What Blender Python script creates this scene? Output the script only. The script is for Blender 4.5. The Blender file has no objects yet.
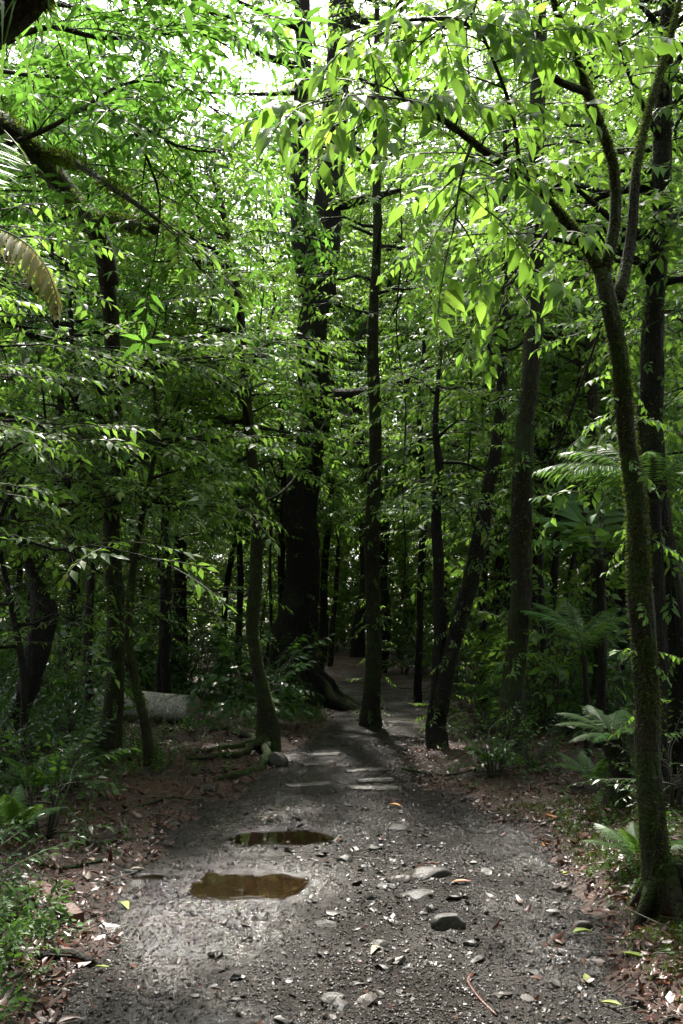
import bpy, math, random
import numpy as np
from mathutils import Vector, Matrix

rng = np.random.default_rng(7)
random.seed(7)
scene = bpy.context.scene
COL = scene.collection
R = math.radians
UP = np.array([0.0, 0.0, 1.0])

# ------------------------------------------------------------------ camera
CAM_H, PITCH, F = 1.6, R(5.9), 995.6
cam_d = bpy.data.cameras.new('camera')
cam_d.lens = 35.0
cam_d.sensor_width = 36.0
cam_d.clip_end = 2000
cam_d.clip_start = 0.05
cam = bpy.data.objects.new('camera', cam_d)
COL.objects.link(cam)
cam.location = (0, 0, CAM_H)
cam.rotation_euler = (math.pi / 2 + PITCH, 0, 0)
scene.camera = cam


def ray(u, v):
    x, y = (u - 341.5) / F, (512 - v) / F
    return np.array([x, math.cos(PITCH) - y * math.sin(PITCH), math.sin(PITCH) + y * math.cos(PITCH)])


def P(u, v, Y):
    """world point seen at photo position (u, v), standing Y metres ahead"""
    d = ray(u, v)
    return np.array([0, 0, CAM_H]) + d * (Y / d[1])


# ------------------------------------------------------------------ terrain
def nz(x, y, s=1.0, seed=0):
    r = np.random.default_rng(100 + seed)
    out = 0.0
    for k in range(7):
        a = r.uniform(0, 2 * math.pi)
        f = s * r.uniform(0.6, 2.6)
        out = out + np.sin((x * math.cos(a) + y * math.sin(a)) * f + r.uniform(0, 6.28)) / (1 + 0.25 * k)
    return out / 3.2


PY = np.array([-6, 1, 3.85, 5.9, 7.6, 8.8, 10, 11.4, 13, 15, 17, 19, 21, 24, 28, 60])
PL = np.array([-1.3, -1.2, -1.09, -1.25, -1.25, -1.05, -.76, -.68, -.42, -.10, -.10, -.25, -.8, -2.6, -6, -30])
PR = np.array([1.3, 1.2, 1.22, 1.36, 1.35, .95, .66, .66, .95, 1.45, 1.9, 2.0, 1.8, .8, -3, -20])
# ellipse x, y, half width, half depth, depth
PUD = [(-.54, 6.08, .33, .33, .05), (-.44, 7.38, .38, .24, .045), (-1.14, 6.3, .16, .10, .035), (-.42, 3.98, .24, .15, .04)]


def path_side(x, y):
    """distance outside the path edge (negative inside), and side sign"""
    l, r = np.interp(y, PY, PL), np.interp(y, PY, PR)
    j = 0.10 * nz(x, y, 3.5, 3) + 0.05 * nz(x, y, 11, 4)
    c = (l + r) / 2
    return np.abs(x - c) - (r - l) / 2 + j, np.sign(x - c)


def H(x, y):
    x, y = np.asarray(x, float), np.asarray(y, float)
    s, sg = path_side(x, y)
    s = np.maximum(s, 0)
    near = np.clip((9.6 - y) / 3, 0.3, 1)
    rise = np.where(sg > 0, 0.42 * (1 - np.exp(-s / 0.75)) * near, 0.20 * (1 - np.exp(-s / 1.1)))
    h = rise + 0.05 * nz(x, y, 1.3, 1) * np.clip(s * 2, 0.12, 1) + 0.028 * nz(x, y, 5, 2) * np.clip(s * 3, 0.25, 1)
    for (px, py, a, b, d) in PUD:
        q = ((x - px) / a) ** 2 + ((y - py) / b) ** 2
        q = q * (1 + 0.42 * nz(x, y, 6, 9) + .25 * nz(x, y, 19, 10))
        h = h - d * np.exp(-np.maximum(q, 0) ** 1.6)
    return h + np.clip((y - 24) / 30, 0, 1) * 1.2


def G(u, v):
    """ground point seen at photo position (u, v)"""
    d = ray(u, v)
    t = 2.0
    o = np.array([0, 0, CAM_H])
    for _ in range(4000):
        p = o + d * t
        if p[2] <= float(H(p[0], p[1])):
            break
        t += 0.01
    return o + d * t


def onG(x, y, dz=0.0):
    return np.array([x, y, float(H(x, y)) + dz])


# ------------------------------------------------------------------ materials
def mat(name):
    m = bpy.data.materials.new(name)
    m.use_nodes = True
    nt = m.node_tree
    nt.nodes.clear()
    out = nt.nodes.new('ShaderNodeOutputMaterial')
    return m, nt, out


def N(nt, typ, **kw):
    n = nt.nodes.new('ShaderNode' + typ)
    for k, v in kw.items():
        if k in n.inputs.keys():
            n.inputs[k].default_value = v
        else:
            setattr(n, k, v)
    return n


def ramp(nt, fac, stops):
    r = nt.nodes.new('ShaderNodeValToRGB')
    e = r.color_ramp.elements
    while len(e) < len(stops):
        e.new(0.5)
    for el, (p, c) in zip(e, stops):
        el.position = p
        el.color = tuple(c) + (1,) if len(c) == 3 else c
    nt.links.new(fac, r.inputs[0])
    return r.outputs[0]


def leaf_mat(name, cols, trans=(0.25, 0.45, 0.055), mixf=0.48, rough=0.5, spec=0.32):
    m, nt, out = mat(name)
    L = nt.links.new
    geo = N(nt, 'NewGeometry')
    oi = N(nt, 'ObjectInfo')
    n = len(cols)
    c = ramp(nt, geo.outputs['Random Per Island'], [(i / max(n - 1, 1), cc) for i, cc in enumerate(cols)])
    hs = N(nt, 'HueSaturation', Saturation=1.0)
    mr = N(nt, 'MapRange')
    mr.inputs[3].default_value, mr.inputs[4].default_value = 0.75, 1.25
    L(oi.outputs['Random'], mr.inputs[0])
    L(mr.outputs[0], hs.inputs['Value'])
    mr2 = N(nt, 'MapRange')
    mr2.inputs[3].default_value, mr2.inputs[4].default_value = 0.488, 0.512
    L(oi.outputs['Random'], mr2.inputs[0])
    L(mr2.outputs[0], hs.inputs['Hue'])
    L(c, hs.inputs['Color'])
    tc = N(nt, 'HueSaturation', Saturation=1.0, Value=1.0)
    mx = N(nt, 'MixRGB', blend_type='MIX')
    mx.inputs[0].default_value = 0.75
    mx.inputs[2].default_value = trans + (1,)
    L(hs.outputs[0], mx.inputs[1])
    mrv = N(nt, 'MapRange')
    mrv.inputs[3].default_value, mrv.inputs[4].default_value = 0.55, 1.25
    L(geo.outputs['Random Per Island'], mrv.inputs[0])
    L(mrv.outputs[0], tc.inputs['Value'])
    L(mx.outputs[0], tc.inputs['Color'])
    b = N(nt, 'BsdfPrincipled', Roughness=rough)
    b.inputs['Specular IOR Level'].default_value = spec
    L(hs.outputs[0], b.inputs['Base Color'])
    t = N(nt, 'BsdfTranslucent')
    L(tc.outputs[0], t.inputs['Color'])
    ms = N(nt, 'MixShader')
    ms.inputs[0].default_value = mixf
    L(b.outputs[0], ms.inputs[1])
    L(t.outputs[0], ms.inputs[2])
    L(ms.outputs[0], out.inputs[0])
    return m


def bark_mat(name, c1, c2, moss=(0.024, 0.042, 0.006), moss_lo=0.45, moss_hi=0.62, stretch=5.0, bump=0.6, rough=0.75):
    m, nt, out = mat(name)
    L = nt.links.new
    tc = N(nt, 'TexCoord')
    mp = N(nt, 'Mapping')
    mp.inputs['Scale'].default_value = (1, 1, 1.0 / stretch)
    L(tc.outputs['Object'], mp.inputs[0])
    n1 = N(nt, 'TexNoise', Scale=32.0, Detail=8.0, Roughness=0.65)
    L(mp.outputs[0], n1.inputs[0])
    v1 = N(nt, 'TexVoronoi', Scale=26.0, feature='DISTANCE_TO_EDGE')
    L(mp.outputs[0], v1.inputs[0])
    base = ramp(nt, n1.outputs[0], [(0.3, c1), (0.7, c2)])
    n3 = N(nt, 'TexNoise', Scale=9.0, Detail=5.0, Roughness=0.6)   # pale lichen
    L(tc.outputs['Object'], n3.inputs[0])
    lf = ramp(nt, n3.outputs[0], [(0.62, (0, 0, 0)), (0.70, (1, 1, 1))])
    mxl = N(nt, 'MixRGB')
    L(lf, mxl.inputs[0])
    L(base, mxl.inputs[1])
    mxl.inputs[2].default_value = (c2[0] * 1.8 + .02, c2[1] * 1.8 + .025, c2[2] * 1.7 + .02, 1)
    n2 = N(nt, 'TexNoise', Scale=2.6, Detail=6.0, Roughness=0.7)
    L(tc.outputs['Object'], n2.inputs[0])
    geo = N(nt, 'NewGeometry')
    sx = N(nt, 'SeparateXYZ')
    L(geo.outputs['Normal'], sx.inputs[0])
    ma = N(nt, 'Math', operation='MULTIPLY_ADD')
    ma.inputs[1].default_value = 0.16
    L(sx.outputs['Z'], ma.inputs[0])
    L(n2.outputs[0], ma.inputs[2])
    mf = ramp(nt, ma.outputs[0], [(moss_lo, (0, 0, 0)), (moss_hi, (1, 1, 1))])
    n4 = N(nt, 'TexNoise', Scale=60.0, Detail=4.0)
    L(tc.outputs['Object'], n4.inputs[0])
    mc = ramp(nt, n4.outputs[0], [(0.3, [k * 0.45 for k in moss]), (0.7, [k * 1.5 for k in moss])])
    mx = N(nt, 'MixRGB')
    L(mf, mx.inputs[0])
    L(mxl.outputs[0], mx.inputs[1])
    L(mc, mx.inputs[2])
    b = N(nt, 'BsdfPrincipled', Roughness=rough)
    b.inputs['Specular IOR Level'].default_value = 0.2
    L(mx.outputs[0], b.inputs['Base Color'])
    ad = N(nt, 'Math', operation='ADD')
    L(n1.outputs[0], ad.inputs[0])
    L(v1.outputs['Distance'], ad.inputs[1])
    ad2 = N(nt, 'Math', operation='ADD')
    L(ad.outputs[0], ad2.inputs[0])
    L(n4.outputs[0], ad2.inputs[1])
    bp = N(nt, 'Bump', Strength=bump, Distance=0.03)
    L(ad2.outputs[0], bp.inputs['Height'])
    L(bp.outputs[0], b.inputs['Normal'])
    L(b.outputs[0], out.inputs[0])
    return m


def plain_mat(name, c1, c2, scale=20, rough=0.5, bump=0.3, rough2=None, island=False, spec=0.5):
    m, nt, out = mat(name)
    L = nt.links.new
    tc = N(nt, 'TexCoord')
    n1 = N(nt, 'TexNoise', Scale=float(scale), Detail=7.0, Roughness=0.65)
    L(tc.outputs['Object'], n1.inputs[0])
    fac = n1.outputs[0]
    if island:
        geo = N(nt, 'NewGeometry')
        ma = N(nt, 'Math', operation='MULTIPLY_ADD')
        ma.inputs[1].default_value = 0.3
        L(n1.outputs[0], ma.inputs[0])
        mm = N(nt, 'Math', operation='MULTIPLY')
        mm.inputs[1].default_value = 0.8
        L(geo.outputs['Random Per Island'], mm.inputs[0])
        L(mm.outputs[0], ma.inputs[2])
        fac = ma.outputs[0]
    c = ramp(nt, fac, [(0.25, c1), (0.8, c2)])
    b = N(nt, 'BsdfPrincipled', Roughness=rough)
    b.inputs['Specular IOR Level'].default_value = spec
    L(c, b.inputs['Base Color'])
    if rough2 is not None:
        n2 = N(nt, 'TexNoise', Scale=float(scale) * 0.4, Detail=4.0)
        L(tc.outputs['Object'], n2.inputs[0])
        rr = ramp(nt, n2.outputs[0], [(0.35, (rough,) * 3), (0.65, (rough2,) * 3)])
        L(rr, b.inputs['Roughness'])
    if bump:
        bp = N(nt, 'Bump', Strength=bump, Distance=0.02)
        L(n1.outputs[0], bp.inputs['Height'])
        L(bp.outputs[0], b.inputs['Normal'])
    L(b.outputs[0], out.inputs[0])
    return m


def ground_mat():
    m, nt, out = mat('forest_soil')
    L = nt.links.new
    tc = N(nt, 'TexCoord')
    n1 = N(nt, 'TexNoise', Scale=2.2, Detail=9.0, Roughness=0.7)
    n2 = N(nt, 'TexNoise', Scale=38.0, Detail=8.0, Roughness=0.75)
    v = N(nt, 'TexVoronoi', Scale=22.0)
    for n in (n1, n2, v):
        L(tc.outputs['Object'], n.inputs[0])
    c1 = ramp(nt, n1.outputs[0], [(0.35, (0.018, 0.010, 0.0065)), (0.5, (0.046, 0.018, 0.009)), (0.68, (0.080, 0.027, 0.012))])
    c2 = ramp(nt, n2.outputs[0], [(0.3, (0.35, 0.35, 0.35)), (0.7, (1.3, 1.25, 1.2))])
    mx = N(nt, 'MixRGB', blend_type='MULTIPLY')
    mx.inputs[0].default_value = 1
    L(c1, mx.inputs[1])
    L(c2, mx.inputs[2])
    b = N(nt, 'BsdfPrincipled')
    L(mx.outputs[0], b.inputs['Base Color'])
    L(ramp(nt, n1.outputs[0], [(0.4, (0.4,) * 3), (0.6, (0.75,) * 3)]), b.inputs['Roughness'])
    ad = N(nt, 'Math', operation='ADD')
    L(n2.outputs[0], ad.inputs[0])
    L(v.outputs['Distance'], ad.inputs[1])
    bp = N(nt, 'Bump', Strength=0.9, Distance=0.03)
    L(ad.outputs[0], bp.inputs['Height'])
    L(bp.outputs[0], b.inputs['Normal'])
    L(b.outputs[0], out.inputs[0])
    return m


def path_mat():
    m, nt, out = mat('wet_gravel')
    L = nt.links.new
    tc = N(nt, 'TexCoord')
    big = N(nt, 'TexNoise', Scale=0.9, Detail=6.0, Roughness=0.65)
    mid = N(nt, 'TexNoise', Scale=7.0, Detail=8.0, Roughness=0.7)
    fine = N(nt, 'TexNoise', Scale=110.0, Detail=5.0, Roughness=0.7)
    v = N(nt, 'TexVoronoi', Scale=75.0)
    v2 = N(nt, 'TexVoronoi', Scale=33.0)
    for n in (big, mid, fine, v, v2):
        L(tc.outputs['Object'], n.inputs[0])
    c1 = ramp(nt, mid.outputs[0], [(0.3, (0.0055, 0.0033, 0.0021)), (0.5, (0.0125, 0.0082, 0.0053)), (0.72, (0.023, 0.0157, 0.0107))])
    bw = N(nt, 'RGBToBW')
    L(v.outputs['Color'], bw.inputs[0])
    c2 = ramp(nt, bw.outputs[0], [(0.1, (0.45, 0.43, 0.42)), (0.6, (1.0, 1.0, 1.0)), (0.95, (1.9, 1.85, 1.8))])
    mx = N(nt, 'MixRGB', blend_type='MULTIPLY')
    mx.inputs[0].default_value = 0.9
    L(c1, mx.inputs[1])
    L(c2, mx.inputs[2])
    at = N(nt, 'Attribute')
    at.attribute_name = 'wet'
    wm = N(nt, 'MixRGB', blend_type='MULTIPLY')
    L(at.outputs['Fac'], wm.inputs[0])
    L(mx.outputs[0], wm.inputs[1])
    wm.inputs[2].default_value = (.55, .47, .36, 1)
    b = N(nt, 'BsdfPrincipled')
    L(wm.outputs[0], b.inputs['Base Color'])
    ad0 = N(nt, 'Math', operation='MULTIPLY_ADD')
    ad0.inputs[1].default_value = 0.35
    L(mid.outputs[0], ad0.inputs[0])
    L(big.outputs[0], ad0.inputs[2])
    rg = N(nt, 'MapRange')
    rg.inputs[3].default_value, rg.inputs[4].default_value = .5, .10
    L(at.outputs['Fac'], rg.inputs[0])
    L(rg.outputs[0], b.inputs['Roughness'])
    sg_ = N(nt, 'MapRange')
    sg_.inputs[3].default_value, sg_.inputs[4].default_value = .15, .45
    L(at.outputs['Fac'], sg_.inputs[0])
    L(sg_.outputs[0], b.inputs['Specular IOR Level'])
    # height: pebbles + grit
    s1 = N(nt, 'Math', operation='MULTIPLY_ADD')
    s1.inputs[1].default_value = -0.8
    L(v.outputs['Distance'], s1.inputs[0])
    L(fine.outputs[0], s1.inputs[2])
    s2 = N(nt, 'Math', operation='MULTIPLY_ADD')
    s2.inputs[1].default_value = -0.9
    L(v2.outputs['Distance'], s2.inputs[0])
    L(s1.outputs[0], s2.inputs[2])
    s3 = N(nt, 'Math', operation='MULTIPLY_ADD')
    s3.inputs[1].default_value = 1.6
    L(mid.outputs[0], s3.inputs[0])
    L(s2.outputs[0], s3.inputs[2])
    bp = N(nt, 'Bump', Strength=0.75, Distance=0.014)
    bs = N(nt, 'MapRange')
    bs.inputs[3].default_value, bs.inputs[4].default_value = .9, .45
    L(at.outputs['Fac'], bs.inputs[0])
    L(bs.outputs[0], bp.inputs['Strength'])
    L(s3.outputs[0], bp.inputs['Height'])
    L(bp.outputs[0], b.inputs['Normal'])
    L(b.outputs[0], out.inputs[0])
    return m


def water_mat():
    m, nt, out = mat('muddy_water')
    L = nt.links.new
    tc = N(nt, 'TexCoord')
    n2 = N(nt, 'TexNoise', Scale=9.0, Detail=2.0)
    L(tc.outputs['Object'], n2.inputs[0])
    bp = N(nt, 'Bump', Strength=0.04, Distance=0.02)
    L(n2.outputs[0], bp.inputs['Height'])
    fr = N(nt, 'Fresnel', IOR=1.33)
    L(bp.outputs[0], fr.inputs['Normal'])
    fm = N(nt, 'Math', operation='MULTIPLY_ADD', use_clamp=True)
    fm.inputs[1].default_value, fm.inputs[2].default_value = 1.4, 0.03
    L(fr.outputs[0], fm.inputs[0])
    t = N(nt, 'BsdfTransparent', Color=(0.6, 0.47, 0.3, 1))
    d = N(nt, 'BsdfDiffuse', Color=(0.015, 0.0105, 0.0045, 1))
    mt = N(nt, 'MixShader')
    mt.inputs[0].default_value = 0.45
    L(t.outputs[0], mt.inputs[1])
    L(d.outputs[0], mt.inputs[2])
    g = N(nt, 'BsdfGlossy', Roughness=0.02)
    L(bp.outputs[0], g.inputs['Normal'])
    ms = N(nt, 'MixShader')
    L(fm.outputs[0], ms.inputs[0])
    L(mt.outputs[0], ms.inputs[1])
    L(g.outputs[0], ms.inputs[2])
    L(ms.outputs[0], out.inputs[0])
    return m


M = {}
M['leaf_mid'] = leaf_mat('leaf_understory', [(0.038, 0.10, 0.014), (0.055, 0.135, 0.02), (0.085, 0.165, 0.026), (0.05, 0.12, 0.03), (0.065, 0.14, 0.02), (0.042, 0.11, 0.018), (0.07, 0.15, 0.024), (0.14, 0.15, 0.022)])
M['leaf_lime'] = leaf_mat('leaf_lime', [(0.05, 0.13, 0.015), (0.06, 0.15, 0.018), (0.07, 0.16, 0.02), (0.045, 0.12, 0.02), (0.08, 0.17, 0.022), (0.09, 0.175, 0.025), (0.055, 0.14, 0.016), (0.17, 0.16, 0.03)], trans=(0.25, 0.46, 0.05), mixf=0.52)
M['leaf_lance'] = leaf_mat('leaf_lance', [(0.035, 0.10, 0.015), (0.05, 0.13, 0.018), (0.075, 0.16, 0.022)], trans=(0.16, 0.36, 0.04), mixf=0.44, rough=0.3)
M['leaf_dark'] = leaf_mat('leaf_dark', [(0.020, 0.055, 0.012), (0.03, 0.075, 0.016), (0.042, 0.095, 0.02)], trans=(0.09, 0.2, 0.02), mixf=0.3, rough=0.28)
M['leaf_far'] = leaf_mat('leaf_far', [(0.03, 0.08, 0.014), (0.05, 0.115, 0.02), (0.07, 0.14, 0.028)], trans=(0.28, 0.44, 0.06), mixf=0.45, rough=0.45)
M['leaf_herb'] = leaf_mat('leaf_herb', [(0.03, 0.08, 0.012), (0.045, 0.11, 0.016), (0.065, 0.135, 0.018)], trans=(0.12, 0.26, 0.03), mixf=0.35)
M['moss'] = leaf_mat('moss_blades', [(0.03, 0.06, 0.006), (0.06, 0.10, 0.01), (0.09, 0.13, 0.014)], trans=(0.18, 0.26, 0.03), mixf=0.3, rough=0.7, spec=0.2)
M['frond'] = leaf_mat('frond_green', [(0.05, 0.12, 0.028), (0.07, 0.15, 0.035)], trans=(0.2, 0.38, 0.05), mixf=0.4, rough=0.45)
M['frond_dead'] = leaf_mat('frond_yellow', [(0.34, 0.34, 0.12), (0.24, 0.24, 0.07), (0.40, 0.40, 0.2)], trans=(0.42, 0.34, 0.10), mixf=0.4, rough=0.45)
M['bark_dark'] = bark_mat('bark_dark', (0.004, 0.0035, 0.003), (0.019, 0.016, 0.013), moss_lo=0.55, moss_hi=0.72, bump=1.0)
M['bark_moss'] = bark_mat('bark_mossy', (0.007, 0.0055, 0.004), (0.034, 0.025, 0.017), moss_lo=0.44, moss_hi=0.60, bump=1.0)
M['bark_red'] = bark_mat('bark_reddish', (0.006, 0.0048, 0.004), (0.029, 0.021, 0.015), moss_lo=0.46, moss_hi=0.64, bump=1.0)
M['bark_pale'] = bark_mat('bark_pale', (0.07, 0.06, 0.048), (0.18, 0.155, 0.125), moss_lo=0.58, moss_hi=0.75, stretch=2.0)
M['twig'] = plain_mat('twig_bark', (0.015, 0.014, 0.008), (0.05, 0.05, 0.022), 30, 0.7, 0)
M['soil'] = ground_mat()
M['path'] = path_mat()
M['water'] = water_mat()
M['gravel'] = plain_mat('gravel_stone', (0.0045, 0.0032, 0.0022), (0.026, 0.0195, 0.0145), 40, 0.3, 0.2, rough2=0.6, island=True, spec=.28)
M['stone'] = plain_mat('wet_stone', (0.02, 0.019, 0.018), (0.07, 0.064, 0.056), 22, 0.3, 0.6, rough2=0.6, spec=.3)
M['stone_brown'] = plain_mat('brown_stone', (0.010, 0.008, 0.006), (0.036, 0.027, 0.020), 22, 0.35, 0.6, rough2=0.6, spec=.3)
M['litter'] = leaf_mat('litter_leaf', [(0.022, 0.011, 0.008), (0.06, 0.018, 0.010), (0.11, 0.032, 0.016), (0.05, 0.022, 0.014), (0.10, 0.044, 0.023), (0.03, 0.014, 0.010)], trans=(0.09, 0.04, 0.015), mixf=0.12, rough=0.4, spec=0.45)
M['log'] = bark_mat('weathered_log', (0.16, 0.15, 0.125), (0.60, 0.57, 0.51), moss_lo=0.66, moss_hi=0.80, stretch=1.0, bump=.7)
M['log_end'] = plain_mat('sawn_end', (0.16, 0.14, 0.11), (0.36, 0.33, 0.28), 22, 0.7, 0.3)
M['timber'] = plain_mat('wet_timber', (0.018, 0.014, 0.011), (0.075, 0.061, 0.05), 26, 0.3, 0.6, rough2=0.5)
M['barkslab'] = plain_mat('red_bark', (0.045, 0.014, 0.008), (0.11, 0.035, 0.02), 18, 0.4, 0.5)
M['orange'] = leaf_mat('leaf_orange', [(0.38, 0.13, 0.03), (0.5, 0.2, 0.04)], trans=(0.4, 0.14, 0.02), mixf=0.2)
M['yellowgreen'] = leaf_mat('leaf_yellowgreen', [(0.22, 0.30, 0.06), (0.28, 0.36, 0.09)], trans=(0.3, 0.35, 0.06), mixf=0.25)
M['palebrown'] = leaf_mat('leaf_palebrown', [(0.24, 0.19, 0.13), (0.3, 0.25, 0.18)], trans=(0.2, 0.14, 0.07), mixf=0.15)

# ------------------------------------------------------------------ mesh building

class MB:
    """collects triangles; build() links ONE mesh object"""

    def __init__(s):
        s.v, s.f, s.m, s.n = [], [], [], 0

    def add(s, v, f, m=0):
        v = np.asarray(v, np.float32).reshape(-1, 3)
        f = np.asarray(f, np.int32).reshape(-1, 3)
        s.v.append(v)
        s.f.append(f + s.n)
        s.m.append(np.full(len(f), m, np.int32) if np.isscalar(m) else np.asarray(m, np.int32))
        s.n += len(v)

    def inst(s, tpl, mats, pos):
        """tpl = (verts, tris, matidx); mats (n,3,3), pos (n,3)"""
        if len(pos) == 0:
            return
        tv, tf, tm = tpl
        mats, pos = np.asarray(mats, np.float32), np.asarray(pos, np.float32)
        V = np.einsum('nij,kj->nki', mats, tv.astype(np.float32)) + pos[:, None, :]
        n, k = len(pos), len(tv)
        Fc = tf[None] + (np.arange(n) * k)[:, None, None]
        s.add(V.reshape(-1, 3), Fc.reshape(-1, 3), np.tile(tm, n))

    def arrays(s):
        return np.concatenate(s.v), np.concatenate(s.f), np.concatenate(s.m)

    def mesh(s, name, mats, smooth=True):
        v, f, mi = s.arrays()
        me = bpy.data.meshes.new(name)
        me.vertices.add(len(v))
        me.loops.add(len(f) * 3)
        me.polygons.add(len(f))
        me.vertices.foreach_set('co', v.ravel())
        me.loops.foreach_set('vertex_index', f.ravel().astype(np.int32))
        me.polygons.foreach_set('loop_start', np.arange(0, len(f) * 3, 3, dtype=np.int32))
        for m in mats:
            me.materials.append(m)
        me.polygons.foreach_set('material_index', mi)
        me.polygons.foreach_set('use_smooth', np.full(len(f), smooth, bool))
        me.update(calc_edges=True)
        return me

    def build(s, name, mats, parent=None, smooth=True, loc=None):
        if loc is not None:
            s.v = [x - np.asarray(loc, np.float32) for x in s.v]
        o = bpy.data.objects.new(name, s.mesh(name, mats, smooth))
        COL.objects.link(o)
        if parent is not None:
            o.parent = parent
        elif loc is not None:
            o.location = loc
        return o


def empty(name, loc, label=None, cat=None, group=None):
    o = bpy.data.objects.new(name, None)
    COL.objects.link(o)
    o.location = loc
    o.empty_display_size = 0.2
    tag(o, label, cat, group)
    return o


def tag(o, label=None, cat=None, group=None, kind=None):
    if label:
        o['label'] = label
    if cat:
        o['category'] = cat
    if group:
        o['group'] = group
    if kind:
        o['kind'] = kind
    return o


def copy_tree(o, parent=None):
    c = o.copy()
    COL.objects.link(c)
    c.parent = parent
    for ch in o.children:
        copy_tree(ch, c)
    return c


def unit(v):
    v = np.asarray(v, float)
    n = np.linalg.norm(v)
    return v / n if n > 1e-9 else np.array([1.0, 0, 0])


def smooth_pts(pts, rad=None, step=0.12):
    """Catmull-Rom resample"""
    pts = np.asarray(pts, float)
    n = len(pts)
    if n < 3:
        pts = np.array([pts[0], (pts[0] + pts[-1]) / 2, pts[-1]])
        if rad is not None:
            rad = [rad[0], (rad[0] + rad[-1]) / 2, rad[-1]]
        n = 3
    ext = np.vstack([2 * pts[0] - pts[1], pts, 2 * pts[-1] - pts[-2]])
    out, ro = [], []
    rad = np.asarray(rad if rad is not None else np.ones(n), float)
    for i in range(n - 1):
        p0, p1, p2, p3 = ext[i:i + 4]
        k = max(2, int(np.linalg.norm(p2 - p1) / step))
        for t in np.arange(k) / k:
            out.append(0.5 * (2 * p1 + (p2 - p0) * t + (2 * p0 - 5 * p1 + 4 * p2 - p3) * t * t + (3 * p1 - p0 - 3 * p2 + p3) * t ** 3))
            ro.append(rad[i] * (1 - t) + rad[i + 1] * t)
    out.append(pts[-1])
    ro.append(rad[-1])
    return np.array(out), np.array(ro)


def tube(mb, pts, rad, sides=8, m=0, noise=0.0, cap=True, seed=0):
    pts = np.asarray(pts, float)
    n = len(pts)
    rad = np.broadcast_to(np.asarray(rad, float), (n,))
    T = np.gradient(pts, axis=0)
    T /= np.maximum(np.linalg.norm(T, axis=1, keepdims=True), 1e-9)
    a = np.array([1.0, 0, 0]) if abs(T[0][0]) < 0.8 else np.array([0, 1.0, 0])
    Nn = unit(np.cross(T[0], a))
    V = np.empty((n, sides, 3))
    ang = np.arange(sides) * 2 * math.pi / sides
    L = np.concatenate([[0], np.cumsum(np.linalg.norm(np.diff(pts, axis=0), axis=1))])
    for i in range(n):
        Nn = unit(Nn - T[i] * np.dot(Nn, T[i]))
        B = np.cross(T[i], Nn)
        r = np.full(sides, rad[i])
        if noise:
            r = r * (1 + noise * (0.5 * np.sin(ang * 2 + 1.3 * L[i] * 2 + seed) + 0.35 * np.sin(ang * 3 - L[i] * 5.1 + seed * 2) + 0.35 * np.sin(ang * 5 + L[i] * 13 + seed) + 0.3 * np.sin(L[i] * 9 + ang + seed)))
        V[i] = pts[i] + np.outer(np.cos(ang) * r, Nn) + np.outer(np.sin(ang) * r, B)
    idx = np.arange(n * sides).reshape(n, sides)
    a0, a1 = idx[:-1], np.roll(idx[:-1], -1, axis=1)
    b0, b1 = idx[1:], np.roll(idx[1:], -1, axis=1)
    Fq = np.concatenate([np.stack([a0, a1, b1], -1).reshape(-1, 3), np.stack([a0, b1, b0], -1).reshape(-1, 3)])
    V = V.reshape(-1, 3)
    if cap:
        V = np.vstack([V, pts[0], pts[-1]])
        c0, c1 = n * sides, n * sides + 1
        i0, i1 = idx[0], idx[-1]
        Fq = np.concatenate([Fq, np.stack([np.roll(i0, -1), i0, np.full(sides, c0)], -1), np.stack([i1, np.roll(i1, -1), np.full(sides, c1)], -1)])
    mb.add(V, Fq, m)


# ------------------------------------------------------------------ leaves and sprays
def leaf_tpl(w=0.4, fine=True, droop=0.25, fold=0.18, tipw=0.72):
    if fine:
        v = [(0, 0, 0), (.3, .5 * w, .5 * w * fold), (.3, 0, 0), (.3, -.5 * w, .5 * w * fold), (.66, .5 * w * tipw, .5 * w * fold), (.66, 0, 0), (.66, -.5 * w * tipw, .5 * w * fold), (.9, .02, 0), (1.08, 0, 0)]
        f = [(0, 2, 1), (0, 3, 2), (1, 2, 5), (1, 5, 4), (2, 3, 6), (2, 6, 5), (4, 5, 7), (5, 6, 7), (4, 7, 8), (6, 8, 7)]
    else:
        v = [(0, 0, 0), (.45, .5 * w, .5 * w * fold), (.5, 0, 0), (.45, -.5 * w, .5 * w * fold), (1.05, 0, 0)]
        f = [(0, 2, 1), (0, 3, 2), (1, 2, 4), (2, 3, 4)]
    v = np.array(v, float)
    v[:, 2] -= droop * v[:, 0] ** 2
    return v, np.array(f)


def frame(d, up=UP, roll=0.0):
    x = unit(d)
    z = up - x * np.dot(up, x)
    if np.linalg.norm(z) < 1e-3:
        z = np.array([0, 1.0, 0]) - x * x[1]
    z = unit(z)
    y = np.cross(z, x)
    c, s = math.cos(roll), math.sin(roll)
    return np.stack([x, y * c + z * s, z * c - y * s], axis=1)


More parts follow.
